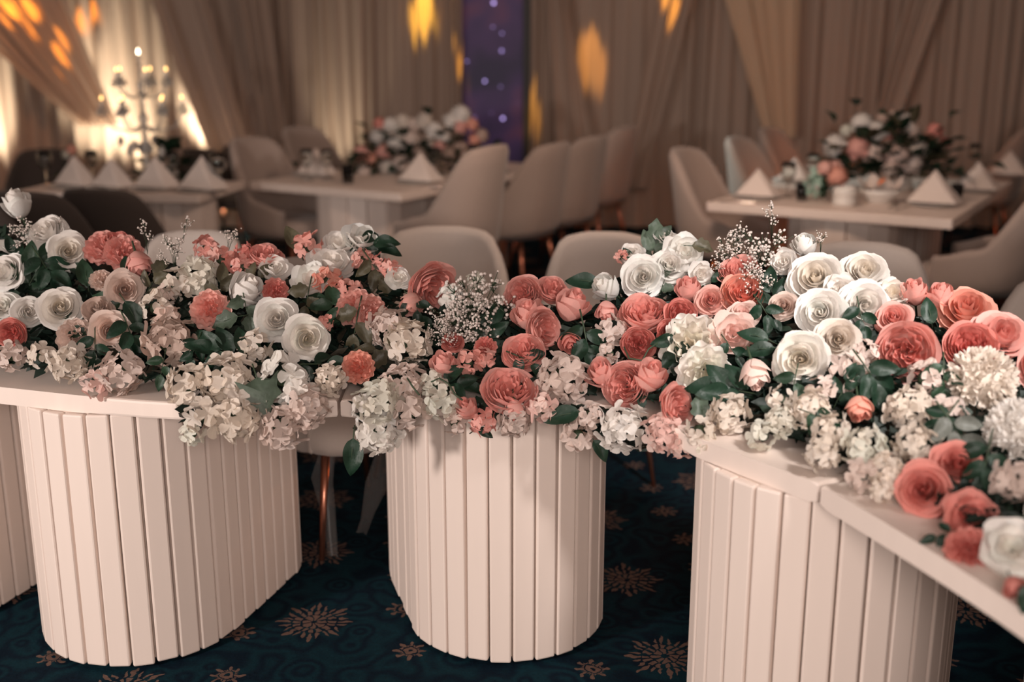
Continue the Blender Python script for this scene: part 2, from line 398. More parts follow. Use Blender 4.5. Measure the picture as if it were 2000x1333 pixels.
seg_table('curved cream slatted table section at the left of the long flower table', [(-1.95, 3.02), (-1.62, 2.88), (-1.29, 2.765), (-.82, 2.635), (-.425, 2.655)], (.33, .94), (-.02, 1), [((-1.035, 2.955), .275, (.3, .954), .33), ((-1.74, 3.10), .275, (.3, .954), .3)])
seg_table('middle curved cream table section on the single rounded slatted pedestal', [(-.417, 2.655), (-.1, 2.66), (.244, 2.60), (.385, 2.41), (.49, 2.26), (.602, 2.11)], (-.02, 1), (.90, .43), [((-.018, 2.972), .272, (-.28, .96), .30)])
seg_table('right hand cream table section sweeping towards the camera', [(.606, 2.10), (.69, 1.87), (.775, 1.60), (.84, 1.3), (.88, 1.0)], (.90, .43), (.98, .1), [((.705, 2.415), .287, (.45, .89), .18), ((1.065, 1.50), .275, (.98, .15), .05)])

# ---------------------------------------------------------------- chairs
def chair_mesh_shell(m, w=.285, top=1.0, arm=.64):
    A = math.radians(128); nu = 36; vs, fs = [], []
    def R(phi, k):
        c, s = abs(math.cos(phi)), abs(math.sin(phi)); e = 2.7
        return k/((c**e+s**e)**(1/e))
    rows = []
    for i in range(nu+1):
        u = -1+2*i/nu; phi = u*A
        hgt = lerp(top, arm, sstep(.28, .66, abs(u))); hgt -= .05*sstep(.66, 1, abs(u)); hgt -= .02*sstep(.1, .35, abs(u))
        th = .048*(1-.35*sstep(.85, 1, abs(u)))
        loop = []
        def P(k, z):
            fl = (z-.4)*.17*(1 if abs(u) < .5 else lerp(1, .25, sstep(.4, .8, abs(u))))
            r = R(phi, w+k); x = r*math.sin(phi)*(1+fl*.25); y = r*math.cos(phi)+fl*max(0, math.cos(phi))
            return Vector((x, y, z))
        for z in (0, .12, .35, .6, .82, .94): loop.append(P(-.03*(1-min(1, z/.12)), lerp(.385, hgt, z)))
        loop.append(P(-th*.28, hgt-.004)); loop.append(P(-th*.72, hgt-.004))
        for z in (.94, .82, .6, .35, .12, 0): loop.append(P(-th, lerp(.40, hgt, z)))
        rows.append(loop)
    K = len(rows[0])
    for l in rows: vs += l
    for i in range(nu):
        for k in range(K):
            q = (k+1) % K; fs.append((i*K+k, i*K+q, (i+1)*K+q, (i+1)*K+k))
    fs.append(tuple(range(K))); fs.append(tuple(nu*K+k for k in reversed(range(K))))
    return mesh_from('backrest', vs, fs, m)
def cushion_mesh(m, w=.245):
    prof = [(.0, .375), (.75, .375), (.93, .388), (1, .42), (1, .455), (.95, .485), (.8, .50), (0, .508)]
    seg = 32; vs, fs = [], []
    for r, z in prof:
        for i in range(seg):
            a = 2*math.pi*i/seg; c, s = math.cos(a), math.sin(a); q = (abs(c)**3.2+abs(s)**3.2)**(-1/3.2)
            vs.append((r*w*q*c, r*w*q*s*1.08-.035, z))
    for j in range(len(prof)-1):
        for i in range(seg):
            k = (i+1) % seg; fs.append((j*seg+i, j*seg+k, (j+1)*seg+k, (j+1)*seg+i))
    return mesh_from('seat', vs, fs, m)
CH = {}
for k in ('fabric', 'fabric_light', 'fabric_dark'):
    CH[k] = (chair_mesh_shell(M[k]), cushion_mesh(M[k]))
LEGM = {}
for sx in (-1, 1):
    for sy in (-1, 1):
        LEGM[sx, sy] = tube('leg', [(sx*.235, sy*.235, 0), (sx*.20, sy*.20, .2), (sx*.165, sy*.165, .385)], [.009, .012, .015], M['copper'], 10)
PIPE = tube('base_frame', [(.165*math.cos(a), .165*math.sin(a), .375) for a in [math.pi*i/12 for i in range(25)]], .011, M['copper'], 6)
def chair(px, py, y, face, label, k='fabric', sc=1.0, group='barrel chairs in the hall', name='barrel_chair', sz=None):
    """px,py: pixel of the chair's mid height; y its distance; face: direction the sitter looks"""
    p = at_y(px, py, y)
    rz = math.atan2(face[1], face[0])+math.pi/2
    t = thing(name, label, 'chair', (p.x, y, 0), rz, group); t.scale = (sc, sc, .87 if 'light' in k else (sz or 1.0))
    obj('backrest', CH[k][0], t); obj('seat', CH[k][1], t); obj('base_frame', PIPE, t)
    for q in LEGM.values(): obj('leg', q, t)
    return t
LF, RF = (.85, -.53), (-.85, .53)
chair(562, 360, 7.5, LF, 'taupe barrel chair at the near left end of the middle table')
chair(652, 340, 8.5, LF, 'taupe barrel chair behind the middle table, left of its flowers')
chair(868, 370, 6.66, RF, 'taupe barrel chair nearest on the right side of the middle table', sz=1.05)
chair(1000, 360, 7.45, RF, 'grey-taupe barrel chair second along the right side of the middle table')
chair(1080, 340, 8.0, RF, 'taupe barrel chair with lit arm, third along the right of the middle table')
chair(1150, 330, 9.0, RF, 'dim barrel chair farthest back against the curtain in the centre')
chair(1432, 380, 6.7, LF, 'taupe barrel chair at the near left end of the right table')
chair(1528, 350, 7.5, LF, 'barrel chair with bright pale edge behind the left napkin of the right table', 'fabric')
chair(1580, 340, 8.4, LF, 'barrel chair in shade farther back beyond the pale-edged chair')
chair(1925, 420, 5.75, RF, 'large taupe barrel chair at the far right beside the right table')
chair(2065, 380, 6.7, RF, 'barrel chair mostly outside the right edge behind the large one')
chair(1915, 310, 9.0, RF, 'dim barrel chair behind the right table close to the curtain')
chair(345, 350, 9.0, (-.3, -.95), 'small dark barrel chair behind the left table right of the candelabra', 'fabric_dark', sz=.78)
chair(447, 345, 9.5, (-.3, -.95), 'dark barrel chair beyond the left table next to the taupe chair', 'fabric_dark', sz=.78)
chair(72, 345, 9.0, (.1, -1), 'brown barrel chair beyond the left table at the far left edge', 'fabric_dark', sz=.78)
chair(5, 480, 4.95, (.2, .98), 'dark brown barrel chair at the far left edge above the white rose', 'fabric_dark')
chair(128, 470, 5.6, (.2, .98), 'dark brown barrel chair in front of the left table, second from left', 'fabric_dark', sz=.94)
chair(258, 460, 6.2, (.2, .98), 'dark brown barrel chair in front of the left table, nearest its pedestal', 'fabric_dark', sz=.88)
g = 'pale barrel chairs behind the flower table'
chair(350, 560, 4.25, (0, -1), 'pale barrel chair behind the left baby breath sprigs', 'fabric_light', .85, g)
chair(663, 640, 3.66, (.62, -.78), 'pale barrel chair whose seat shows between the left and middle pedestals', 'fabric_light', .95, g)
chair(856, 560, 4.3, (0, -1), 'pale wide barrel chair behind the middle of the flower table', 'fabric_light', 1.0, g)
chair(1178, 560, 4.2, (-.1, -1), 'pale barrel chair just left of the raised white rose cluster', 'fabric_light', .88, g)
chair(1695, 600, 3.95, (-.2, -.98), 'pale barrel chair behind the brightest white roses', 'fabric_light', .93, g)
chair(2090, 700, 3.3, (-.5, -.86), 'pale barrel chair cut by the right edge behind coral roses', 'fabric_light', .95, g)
# plastic film on the legs
def film(label, pts, w, grp='torn wrapping film on the chair legs'):
    vs, fs = [], []
    for i, p in enumerate(pts):
        p = Vector(p)
        for k in range(4):
            a = (k/3-.5); vs.append(p+Vector((a*w*(1+.4*math.sin(i*1.7)), .012*math.sin(k*2+i), .01*math.sin(i*2.3+k))))
    for i in range(len(pts)-1):
        for k in range(3): q = i*4+k; fs.append((q, q+1, q+5, q+4))
    o = obj('wrapping_film', mesh_from('wrapping_film', vs, fs, M['film'])); tag(o, label, 'plastic film', grp); return o
film('torn clear film hanging down the left chair leg', [at_y(640, 880, 3.46), at_y(628, 940, 3.44), at_y(640, 1000, 3.40), at_y(650, 1090, 3.35)], .05)
film('torn clear film trailing from the thinner right chair leg', [at_y(748, 890, 3.34), at_y(735, 950, 3.34), at_y(718, 1010, 3.35), at_y(705, 1045, 3.36)], .05)

# ---------------------------------------------------------------- rear tables
def bg_table(label, corner, ang, lx, ly, ped_off, group='square-cornered slatted tables at the back'):
    """corner: near-left corner of the top (world x,y); ang: direction of the near edge"""
    t = thing('dining_table', label, 'table', (corner[0], corner[1], 0), ang, group)
    bm = bmesh.new(); bmesh.ops.create_cube(bm, size=1)
    for v in bm.verts: v.co = Vector(((v.co.x+.5)*lx, (v.co.y+.5)*ly, .75-.05*(.5-v.co.z)))
    obj('tabletop', bm_mesh('tabletop', bm, M['paint'], bevel=.006), t)
    pedestal(t, ped_off, .29, (0, 1), ly-2*ped_off[1], 0, 0, pitch=.12)
    return t
A0 = math.radians(-31)
bg_table('slatted cream table at the back right set with white napkins', (1.069, 6.28), A0, 1.29, 1.93, (.66, .36))
bg_table('slatted cream table at the back centre under a wide centrepiece', (-1.66, 7.26), A0, 1.18, 1.9, (.62, .36))
bg_table('long slatted table at the back left beneath the candelabra', (-2.95, 6.74), math.radians(-8), 1.16, .72, (.80, .36))
def on_table(px, py): return at_z(px, py, .75)
# tableware
napm = None
def napkin_mesh():
    vs = [(-.11, -.02, 0), (.11, -.02, 0), (.13, .07, 0), (-.13, .07, 0), (0, .035, .15), (-.055, -.012, .055), (.055, -.012, .055), (0, -.028, 0), (0, .012, .13)]
    fs = [(0, 7, 5), (7, 1, 6), (7, 6, 8, 5), (5, 8, 4), (6, 4, 8), (0, 5, 4, 3), (1, 2, 4, 6), (3, 4, 2), (0, 3, 2, 1, 7)]
    return mesh_from('napkin', vs, fs, M['linen'], False)
napm = napkin_mesh()
platem = lathe('plate', [(0, 0), (.07, .0), (.08, .004), (.13, .014), (.132, .017), (.08, .008), (0, .006)], M['china'], 32)
def napkin(px, py, s, label, rz=-.5):
    p = on_table(px, py)
    pt_ = obj('dinner_plate', platem); pt_.location = (p.x, p.y, .7505); tag(pt_, label.replace('napkin', 'plate under the napkin', 1) if False else 'white dinner plate under the '+label, 'plate', 'dinner plates on the rear tables')
    o = obj('folded_napkin', napm); o.location = (p.x, p.y, .769); o.rotation_euler = (0, 0, rz); o.scale = (s, s, s)
    tag(o, label, 'napkin', 'pyramid napkins on the rear tables')
napkin(1475, 388, 1.0, 'pale pyramid napkin at the left end of the right table')
napkin(1820, 402, 1.15, 'pale pyramid napkin at the near corner of the right table')
napkin(1905, 375, 1.05, 'pyramid napkin second along the right side of the right table')
napkin(1968, 345, 1.0, 'shaded pyramid napkin farthest along the right table')
napkin(1548, 356, .9, 'pyramid napkin partly hidden behind the goblet of the right table')
napkin(815, 358, 1.15, 'pale pyramid napkin in front of the middle table centrepiece')
napkin(612, 345, 1.1, 'pale napkin at the left end of the middle table')
napkin(140, 366, 1.15, 'dusky pyramid napkin leftmost on the left table')
napkin(212, 369, 1.1, 'dusky pyramid napkin second from left on the left table')
napkin(298, 371, 1.2, 'dusky pyramid napkin third from left on the left table')
napkin(388, 374, 1.25, 'dusky pyramid napkin rightmost on the left table')
gob = lathe('goblet', [(0, 0), (.034, 0), (.034, .003), (.006, .008), (.004, .02), (.004, .07), (.02, .082), (.036, .11), (.038, .135), (.031, .17), (.0295, .17), (.036, .135), (.034, .11), (.018, .085), (0, .08)], M['glass'], 20)
tum = lathe('tumbler', [(0, 0), (.028, 0), (.034, .09), (.0325, .09), (.027, .006), (0, .006)], M['glass'], 20)
def glass(me, nm, px, py, label, s=1):
    p = on_table(px, py); o = obj(nm, me); o.location = (p.x, p.y, .7505); o.scale = (s, s, s); tag(o, label, 'glass', 'glasses on the rear tables'); return o
glass(gob, 'wine_goblet', 1537, 385, 'stemmed goblet right of the left napkin on the right table', 1.15)
glass(gob, 'wine_goblet', 1585, 360, 'stemmed goblet behind the green ribbon on the right table', 1.1)
glass(gob, 'wine_goblet', 1800, 362, 'stemmed goblet right of the big centrepiece', 1.1)
glass(gob, 'wine_goblet', 1900, 335, 'stemmed goblet far back on the right table', 1.1)
glass(tum, 'tumbler', 1565, 392, 'short tumbler between the napkin and the flower jar', 1)
glass(tum, 'tumbler', 1868, 392, 'short tumbler behind the near corner napkin', 1)
glass(gob, 'wine_goblet', 600, 352, 'stemmed goblet leftmost on the middle table', 1.15)
glass(gob, 'wine_goblet', 640, 350, 'stemmed goblet second from left on the middle table', 1.1)
glass(tum, 'tumbler', 680, 358, 'tumbler below the red roses on the middle table', 1.2)
glass(gob, 'wine_goblet', 850, 345, 'stemmed goblet behind the pyramid napkin of the middle table', 1.1)
glass(gob, 'wine_goblet', 92, 360, 'stemmed goblet leftmost on the left table', 1.2)
glass(gob, 'wine_goblet', 182, 352, 'stemmed goblet between the left two napkins of the left table', 1.1)
glass(gob, 'wine_goblet', 340, 362, 'stemmed goblet beside the dark greenery on the left table', 1.2)
glass(gob, 'wine_goblet', 430, 374, 'stemmed goblet at the right end of the left table', 1.3)
# cutlery
def cutlery(kind, px, py, rz, label):
    p = on_table(px, py); t = thing(kind, label, 'cutlery', (p.x, p.y, .752), rz, 'cutlery on the rear tables')
    obj('handle', tube('handle', [(-.1, 0, .002), (0, 0, .003), (.02, 0, .003)], [.004, .003, .0025], M['steel']), t)
    if kind == 'spoon':
        me = lathe('bowl', [(0, 0), (.012, .002), (.018, .006), (.017, .007), (0, .002)], M['steel'], 12); o = obj('bowl', me, t); o.location = (.04, 0, 0); o.scale = (1.5, 1, 1)
    else:
        o = obj('blade', box_mesh('blade', .08, .014, 0, .002, M['steel'], .0008), t); o.location = (.058, 0, .001)
cutlery('table_knife', 1762, 408, .9, 'table knife left of the near corner napkin')
cutlery('spoon', 1745, 404, 1.0, 'spoon beside the table knife on the right table')
cutlery('table_knife', 1440, 396, -.3, 'table knife at the left corner of the right table')
cutlery('spoon', 870, 366, .5, 'spoon at the near corner of the middle table')
# bowl with folded paper liner
p = on_table(1716, 396)
bw = thing('serving_bowl', 'shallow pale bowl lined with pointed folded paper on the right table', 'bowl', (p.x, p.y, .7505))
obj('bowl_body', lathe('bowl_body', [(0, 0), (.06, 0), (.065, .01), (.10, .045), (.118, .075), (.114, .077), (.095, .05), (.055, .015), (0, .012)], M['china'], 32), bw)
vs, fs = [(0, 0, .02)], []
for i in range(16):
    a = 2*math.pi*i/16; rr, zz = (.125, .15) if i % 4 == 0 else ((.112, .105) if i % 2 else (.10, .082))
    vs.append((rr*math.cos(a), rr*math.sin(a), zz)); 
for i in range(16): fs.append((0, 1+i, 1+(i+1) % 16))
obj('paper_liner', mesh_from('paper_liner', vs, fs, M['linen'], False), bw)
orm = mat('orange_peel', (.85, .20, .05), .5, 30, .1, .2)
def blob(name, m, r, seed):
    bm = bmesh.new(); bmesh.ops.create_icosphere(bm, subdivisions=2, radius=r)
    for v in bm.verts: v.co *= 1+.12*noise.noise(v.co*9/r*.2+Vector((seed, 0, 0)))
    return bm_mesh(name, bm, m, True)
o = obj('apricot', blob('apricot', orm, .03, 1)); o.location = (p.x+.01, p.y-.03, .855); tag(o, 'orange fruit in the paper-lined bowl', 'fruit')
# jar of ribboned flowers
p = on_table(1648, 402)
jr = thing('flower_jar', 'small white glass jar beside the paper-lined bowl', 'jar', (p.x, p.y, .7505))
obj('jar_body', lathe('jar_body', [(0, 0), (.055, 0), (.062, .01), (.062, .035), (.055, .042), (.062, .05), (.063, .085), (.056, .10), (.052, .10), (.055, .08), (.05, .01), (0, .008)], M['china'], 28), jr)
p = on_table(1590, 395)
rb = thing('ribbon_bow', 'pale green gauze bow tied under the small coral posy', 'ribbon', (p.x, p.y+.05, .7505))
for k in range(4):
    vs, fs = [], []
    for i in range(9):
        a = i/8*math.pi*1.2; r = .05+.015*math.sin(k*2+i)
        for j in (0, 1): vs.append((math.cos(k*1.7)*r*math.sin(a)+j*.025, math.sin(k*1.7)*r*math.sin(a), .02+.13*i/8+.015*j+.02*math.sin(a*3+k)))
    for i in range(8): q = i*2; fs.append((q, q+1, q+3, q+2))
    obj('ribbon_loop', mesh_from('ribbon_loop', vs, fs, M['green_glass']), rb)
# candelabra
p = at_z(290, 358, .75)
cd = thing('candelabra', 'tall crystal candelabra with glowing amber bulbs on the left table', 'candelabra', (p.x, p.y, .7505))
obj('base', lathe('base', [(0, 0), (.09, 0), (.092, .012), (.05, .03), (.02, .05), (.014, .09)], M['steel'], 24), cd)
obj('column', lathe('column', [(.014, .08), (.02, .13), (.012, .17), (.03, .22), (.012, .27), (.018, .36), (.03, .40), (.012, .44), (.012, .55), (.022, .6), (.01, .64), (.008, .74)], M['crystal'], 16), cd)
drop = lathe('crystal_drop', [(0, 0), (.009, .012), (.012, .022), (.005, .036), (0, .04)], M['crystal'], 6)
bulbme = lathe('bulb', [(0, 0), (.006, .006), (.0075, .014), (.004, .024), (0, .032)], M['bulb'], 12)
bulbw = lathe('bulb', [(0, 0), (.007, .007), (.009, .016), (.005, .028), (0, .038)], M['bulb_white'], 12)
candme = lathe('candle', [(0, 0), (.009, 0), (.009, .045), (0, .045)], M['candle'], 10)
cupme = lathe('cup', [(0, 0), (.008, 0), (.03, .012), (.032, .016), (.006, .006), (0, .006)], M['crystal'], 14)
def arm(a, r, z0, z1, k):
    c, s = math.cos(a), math.sin(a)
    pts = [(0, 0, z0), (c*r*.35, s*r*.35, z0-.04), (c*r*.75, s*r*.75, z0-.02), (c*r, s*r, lerp(z0, z1, .6)), (c*r, s*r, z1)]
    am_ = obj('arm', tube('arm', pts, .0055, M['crystal'], 6), cd)
    obj('cup', cupme, am_, Matrix.Translation((c*r, s*r, z1-.004)))
    cn = obj('candle', candme, am_, Matrix.Translation((c*r, s*r, z1+.005)))
    obj('bulb', bulbme, am_, Matrix.Translation((c*r, s*r, z1+.05)))
    for j in range(5):
        b = a+j*1.26; obj('crystal_drop', drop, am_, Matrix.Translation((c*r+.026*math.cos(b), s*r+.026*math.sin(b), z1-.042)))
for i in range(6): arm(i*math.pi/3+.28, .235, .36, .46, i)
for i in range(5): arm(i*2*math.pi/5+.2, .155, .56, .63, i)
obj('candle', candme, cd, Matrix.Translation((0, 0, .735))); obj('bulb', bulbw, cd, Matrix.Translation((0, 0, .78)))
for i in range(6):
    a = i*1.05
    obj('crystal_drop', drop, cd, Matrix.Translation((.03*math.cos(a), .03*math.sin(a), .18))@Matrix.Scale(1.8, 4))
for i in range(10):
    a = i*.63; r = .10+.05*(i % 2)
    obj('crystal_drop', drop, cd, Matrix.Translation((r*math.cos(a), r*math.sin(a), .16+.03*(i % 3)))@Matrix.Scale(1.9, 4))
# ---------------------------------------------------------------- flower pieces (unit flower: radius about 1, opening along +Z)
def petal(rb, rt, h, w, curl=0., ruf=.02, spiral=0., nu=8, nv=6, seed=0., fr=3.3, closed=0., name='petal'):
    vs, fs = [], []
    for j in range(nv+1):
        v = j/nv
        for i in range(nu+1):
            u = -1+2*i/nu; ve = v*(1-.26*abs(u)**3)
            a = w*(.34+.66*v**.55)*u
            R = rb+(rt-rb)*math.sin(ve*math.pi/2)**.9; z = h*(1-math.cos(ve*math.pi/2))**.78
            c = sstep(.66, 1, ve)
            R += curl*c-closed*sstep(.45, 1, ve)*rt; z -= abs(curl)*c*c*.45
            R += spiral*u+ruf*math.sin(fr*u+seed)*ve*ve; z += (ruf*.8*math.cos(fr*1.25*u+2*seed)+ruf*1.1*math.sin(2.1*u+seed*2.7))*ve*ve
            vs.append((R*math.cos(a), R*math.sin(a), z))
    for j in range(nv):
        for i in range(nu):
            q = j*(nu+1)+i; fs.append((q, q+1, q+nu+2, q+nu+1))
    return mesh_from(name, vs, fs, M['petal'])
def stem_mesh(r0=.30, L=.6):
    return lathe('stem', [(r0*.5, -.005), (r0*.42, -.04), (.08, -.10), (.055, -.16), (.05, -L)], M['stem'], 8)
STEM = stem_mesh(); STEM_BUD = stem_mesh(.36, .7)
def layers(spec, sd):
    """spec rows: count, colour mix 0..1, petal kwargs -> [(mesh, matrix, mix)]"""
    out = []; rnd = random.Random(sd); ph = rnd.random()*6
    for n, mix, kw in spec:
        ms = [petal(seed=rnd.random()*6, **kw) for _ in range(2 if n > 2 else 1)]
        ph += .9
        for k in range(n):
            a = ph+2*math.pi*k/n+rnd.uniform(-.13, .13)
            tl = Matrix.Rotation(rnd.uniform(-.07, .07), 4, 'Y')@Matrix.Rotation(rnd.uniform(-.05, .05), 4, 'X')
            s = rnd.uniform(.94, 1.06)
            out.append((rnd.choice(ms), Matrix.Rotation(a, 4, 'Z')@tl@Matrix.Scale(s, 4), mix+rnd.uniform(-.1, .1)))
    return out
def rose(sd):
    return layers([(2, .9, dict(rb=.02, rt=.12, h=.90, w=2.6, spiral=.03, nu=12, closed=.6)),
        (3, .7, dict(rb=.05, rt=.22, h=.90, w=1.7, spiral=.05, nu=10, closed=.12)),
        (3, .45, dict(rb=.08, rt=.35, h=.88, w=1.6, spiral=.06, curl=.02, nu=10)),
        (4, .25, dict(rb=.10, rt=.50, h=.82, w=1.25, spiral=.05, curl=.07, ruf=.03)),
        (4, .12, dict(rb=.14, rt=.66, h=.70, w=1.2, curl=.13, ruf=.04, spiral=.04)),
        (5, .05, dict(rb=.16, rt=.80, h=.50, w=.98, curl=.18, ruf=.05, spiral=.02)),
        (5, .0, dict(rb=.16, rt=.90, h=.26, w=.90, curl=.14, ruf=.06))], sd)
def garden(sd):
    L = layers([(5, .0, dict(rb=.12, rt=.98, h=.38, w=.86, curl=.06, ruf=.04)),
        (5, .25, dict(rb=.12, rt=.91, h=.52, w=.92, curl=.02, ruf=.03)),
        (5, .05, dict(rb=.12, rt=.83, h=.60, w=.95, curl=.0, ruf=.03)),
        (6, .35, dict(rb=.10, rt=.74, h=.64, w=.80, curl=-.02, ruf=.035)),
        (6, .1, dict(rb=.10, rt=.66, h=.66, w=.80, curl=-.02, ruf=.035))], sd)
    L += layers([(7, .65, dict(rb=.05, rt=.57, h=.72, w=.56, spiral=.09, ruf=.05, fr=5)),
        (6, .8, dict(rb=.05, rt=.44, h=.72, w=.72, spiral=.10, ruf=.055, fr=5)),
        (5, .95, dict(rb=.04, rt=.30, h=.70, w=.85, spiral=.09, ruf=.05, fr=5)),
        (3, 1., dict(rb=.02, rt=.16, h=.62, w=1.2, spiral=.05, ruf=.04, fr=5))], sd+50)
    return L
def bud(sd):
    return layers([(2, .7, dict(rb=.02, rt=.18, h=1.36, w=2.2, spiral=.05, nu=10, closed=.3)),
        (3, .5, dict(rb=.05, rt=.34, h=1.34, w=1.5, spiral=.05, closed=.35)),
        (4, .25, dict(rb=.08, rt=.50, h=1.28, w=1.15, spiral=.04, closed=.28, ruf=.02)),
        (4, .1, dict(rb=.10, rt=.60, h=1.12, w=1.0, closed=.12, ruf=.03)),
        (3, .0, dict(rb=.10, rt=.66, h=.92, w=1.0, curl=.06, ruf=.05))], sd)
def peony(sd):
    return layers([(3, .9, dict(rb=.03, rt=.22, h=.62, w=1.5, spiral=.05, ruf=.05)),
        (4, .6, dict(rb=.05, rt=.45, h=.66, w=1.1, ruf=.06, closed=.1)),
        (5, .3, dict(rb=.08, rt=.72, h=.62, w=.95, ruf=.07)),
        (6, .0, dict(rb=.10, rt=.98, h=.42, w=.80, ruf=.08, curl=.08))], sd)
def carnation(sd):
    return layers([(4, .0, dict(rb=.05, rt=1.0, h=.22, w=1.15, ruf=.055, fr=15, nu=22, nv=5, spiral=.04)),
        (4, .15, dict(rb=.05, rt=.88, h=.42, w=1.1, ruf=.065, fr=14, nu=22, nv=5, spiral=-.05)),
        (4, .3, dict(rb=.05, rt=.68, h=.60, w=1.15, ruf=.075, fr=12, nu=20, nv=5, spiral=.08)),
        (3, .55, dict(rb=.04, rt=.46, h=.72, w=1.3, ruf=.08, fr=11, nu=18, nv=5, spiral=.12)),
        (3, .8, dict(rb=.03, rt=.26, h=.78, w=1.3, ruf=.07, fr=9, nu=16, nv=5, spiral=.10))], sd)
def ruffled(sd):
    return layers([(9, .0, dict(rb=.05, rt=1.0, h=.10, w=.45, ruf=.07, fr=5, nu=10, nv=5)),
        (9, .1, dict(rb=.05, rt=.92, h=.34, w=.45, ruf=.07, fr=5, nu=10, nv=5)),
        (8, .3, dict(rb=.05, rt=.76, h=.54, w=.48, ruf=.08, fr=5, nu=10, nv=5)),
        (7, .5, dict(rb=.05, rt=.58, h=.68, w=.55, ruf=.08, fr=5, nu=10, nv=5)),
        (6, .7, dict(rb=.04, rt=.38, h=.76, w=.65, ruf=.08, fr=5, nu=10, nv=5)),
        (4, .9, dict(rb=.03, rt=.18, h=.80, w=1.0, ruf=.06, fr=5, nu=10, nv=5))], sd)
def pompom(sd):
    rnd = random.Random(sd); ms = [petal(rb=.02, rt=.16, h=.30, w=.9, ruf=.03, nu=5, nv=4, seed=k*2.1, closed=.25) for k in range(3)]
    out = []; N = 190
    for k in range(N):
        z = 1-1.25*k/N; r = math.sqrt(max(0, 1-z*z)); a = k*2.39996
        d = Vector((r*math.cos(a), r*math.sin(a), z))
        q = d.to_track_quat('Z', 'Y').to_matrix().to_4x4()
        out.append((rnd.choice(ms), Matrix.Translation(d*.66+Vector((0, 0, .1)))@q@Matrix.Rotation(rnd.random()*6, 4, 'Z'), .3+rnd.uniform(-.3, .3)))
    return out
_b = bmesh.new(); bmesh.ops.create_icosphere(_b, subdivisions=2, radius=.72)
HEAD = bm_mesh('flower_head', _b, M['petal'], True)
def floret_mesh(k):
    rnd = random.Random(k); nt, nr = 32, 4; vs, fs = [(0, 0, -.02)], []
    tw = [rnd.uniform(-.12, .18) for _ in range(4)]; ln = [rnd.uniform(.85, 1.1) for _ in range(4)]
    for j in range(1, nr+1):
        for i in range(nt):
            th = 2*math.pi*i/nt; c = abs(math.cos(2*th)); q = int(((th+math.pi/4) % (2*math.pi))/(math.pi/2))
            R = (.42+.58*c**.38)*ln[q]*(1+.03*math.sin(th*9+k)); r = R*j/nr
            dl = ((th+math.pi/4) % (math.pi/2))-math.pi/4
            z = .20*(j/nr)**2*(1+tw[q]*3)-.22*r*abs(dl)+tw[q]*r*dl*2+.03*math.sin(7*th+j)*(j/nr)
            vs.append((r*math.cos(th), r*math.sin(th), z))
    for i in range(nt): fs.append((0, 1+i, 1+(i+1) % nt))
    for j in range(nr-1):
        for i in range(nt):
            a = 1+j*nt+i; b = 1+j*nt+(i+1) % nt; fs.append((a, a+nt, b+nt, b))
    return mesh_from('floret', vs, fs, M['petal'])
FLORETS = [floret_mesh(k) for k in range(5)]
def hydrangea(sd, n=19, fr_=.47, zmin=-.25):
    rnd = random.Random(sd); out = []
    for k in range(n):
        z = 1-(1-zmin)*(k+.5)/n; r = math.sqrt(max(0, 1-z*z)); a = k*2.39996+sd
        d = Vector((r*math.cos(a), r*math.sin(a), z*.9)); rr = rnd.uniform(.66, .90)
        dd = (d+Vector((rnd.uniform(-.4, .4), rnd.uniform(-.4, .4), rnd.uniform(-.3, .3)))).normalized()
        q = dd.to_track_quat('Z', 'Y').to_matrix().to_4x4(); s = fr_*rnd.uniform(.82, 1.15)
        out.append((rnd.choice(FLORETS), Matrix.Translation(d*rr)@q@Matrix.Rotation(rnd.random()*6, 4, 'Z')@Matrix.Scale(s, 4), rnd.uniform(0, 1)))
    return out
def core_mesh(r):
    vs, fs = tube_vf([(0, 0, -.7), (0, 0, -.2), (0, 0, .2)], [.04, .06, .05], 6)
    bm = bmesh.new(); bmesh.ops.create_icosphere(bm, subdivisions=1, radius=r)
    me = bm_mesh('stem', bm, M['stem'], True); return me
CORE = core_mesh(.42)
PROTO = {'R': [rose(k) for k in (1, 2, 3)], 'G': [garden(k) for k in (11, 12)], 'B': [bud(k) for k in (21, 22)], 'O': [peony(k) for k in (31, 32)],
         'C': [carnation(k) for k in (41, 42)], 'M': [ruffled(51)], 'P': [pompom(61)],
         'H': [hydrangea(k) for k in (71, 72, 73)], 'h': [hydrangea(k, 7, .66, .0) for k in (81, 82, 83)]}
HC = {'R': .38, 'G': .42, 'B': .60, 'O': .30, 'C': .35, 'M': .35, 'P': .15, 'H': .15, 'h': .15}
SCL = {'R': 1.05, 'G': 1.02, 'B': 1.08, 'O': 1.0, 'C': 1.0, 'M': 1.05, 'P': 1.02, 'H': .98, 'h': .95}
NAME = {'R': ('rose', 'rose'), 'G': ('garden_rose', 'rose'), 'B': ('rose_bud', 'rose'), 'O': ('peony', 'peony'), 'C': ('carnation', 'carnation'), 'M': ('ruffled_peony', 'peony'), 'P': ('pompom_chrysanthemum', 'chrysanthemum'), 'H': ('hydrangea', 'hydrangea'), 'h': ('hydrangea', 'hydrangea')}
PAL = {  # outer, inner
 'W': ((.94, .90, .86), (.94, .87, .80)), 'V': ((.94, .89, .84), (.94, .84, .71)), 'K': ((.88, .79, .71), (.82, .71, .60)), 'E': ((.82, .69, .63), (.74, .59, .52)),
 'U': ((.88, .72, .64), (.82, .60, .51)), 'C': ((.94, .51, .45), (.86, .35, .30)), 'D': ((.84, .36, .31), (.72, .22, .19)), 'L': ((.92, .55, .48), (.88, .38, .32)),
 'N': ((.90, .70, .63), (.88, .56, .50)), 'G': ((.80, .80, .71), (.82, .75, .65)), 'B': ((.64, .48, .41), (.70, .56, .48)), 'T': ((.92, .46, .36), (.85, .30, .23))}
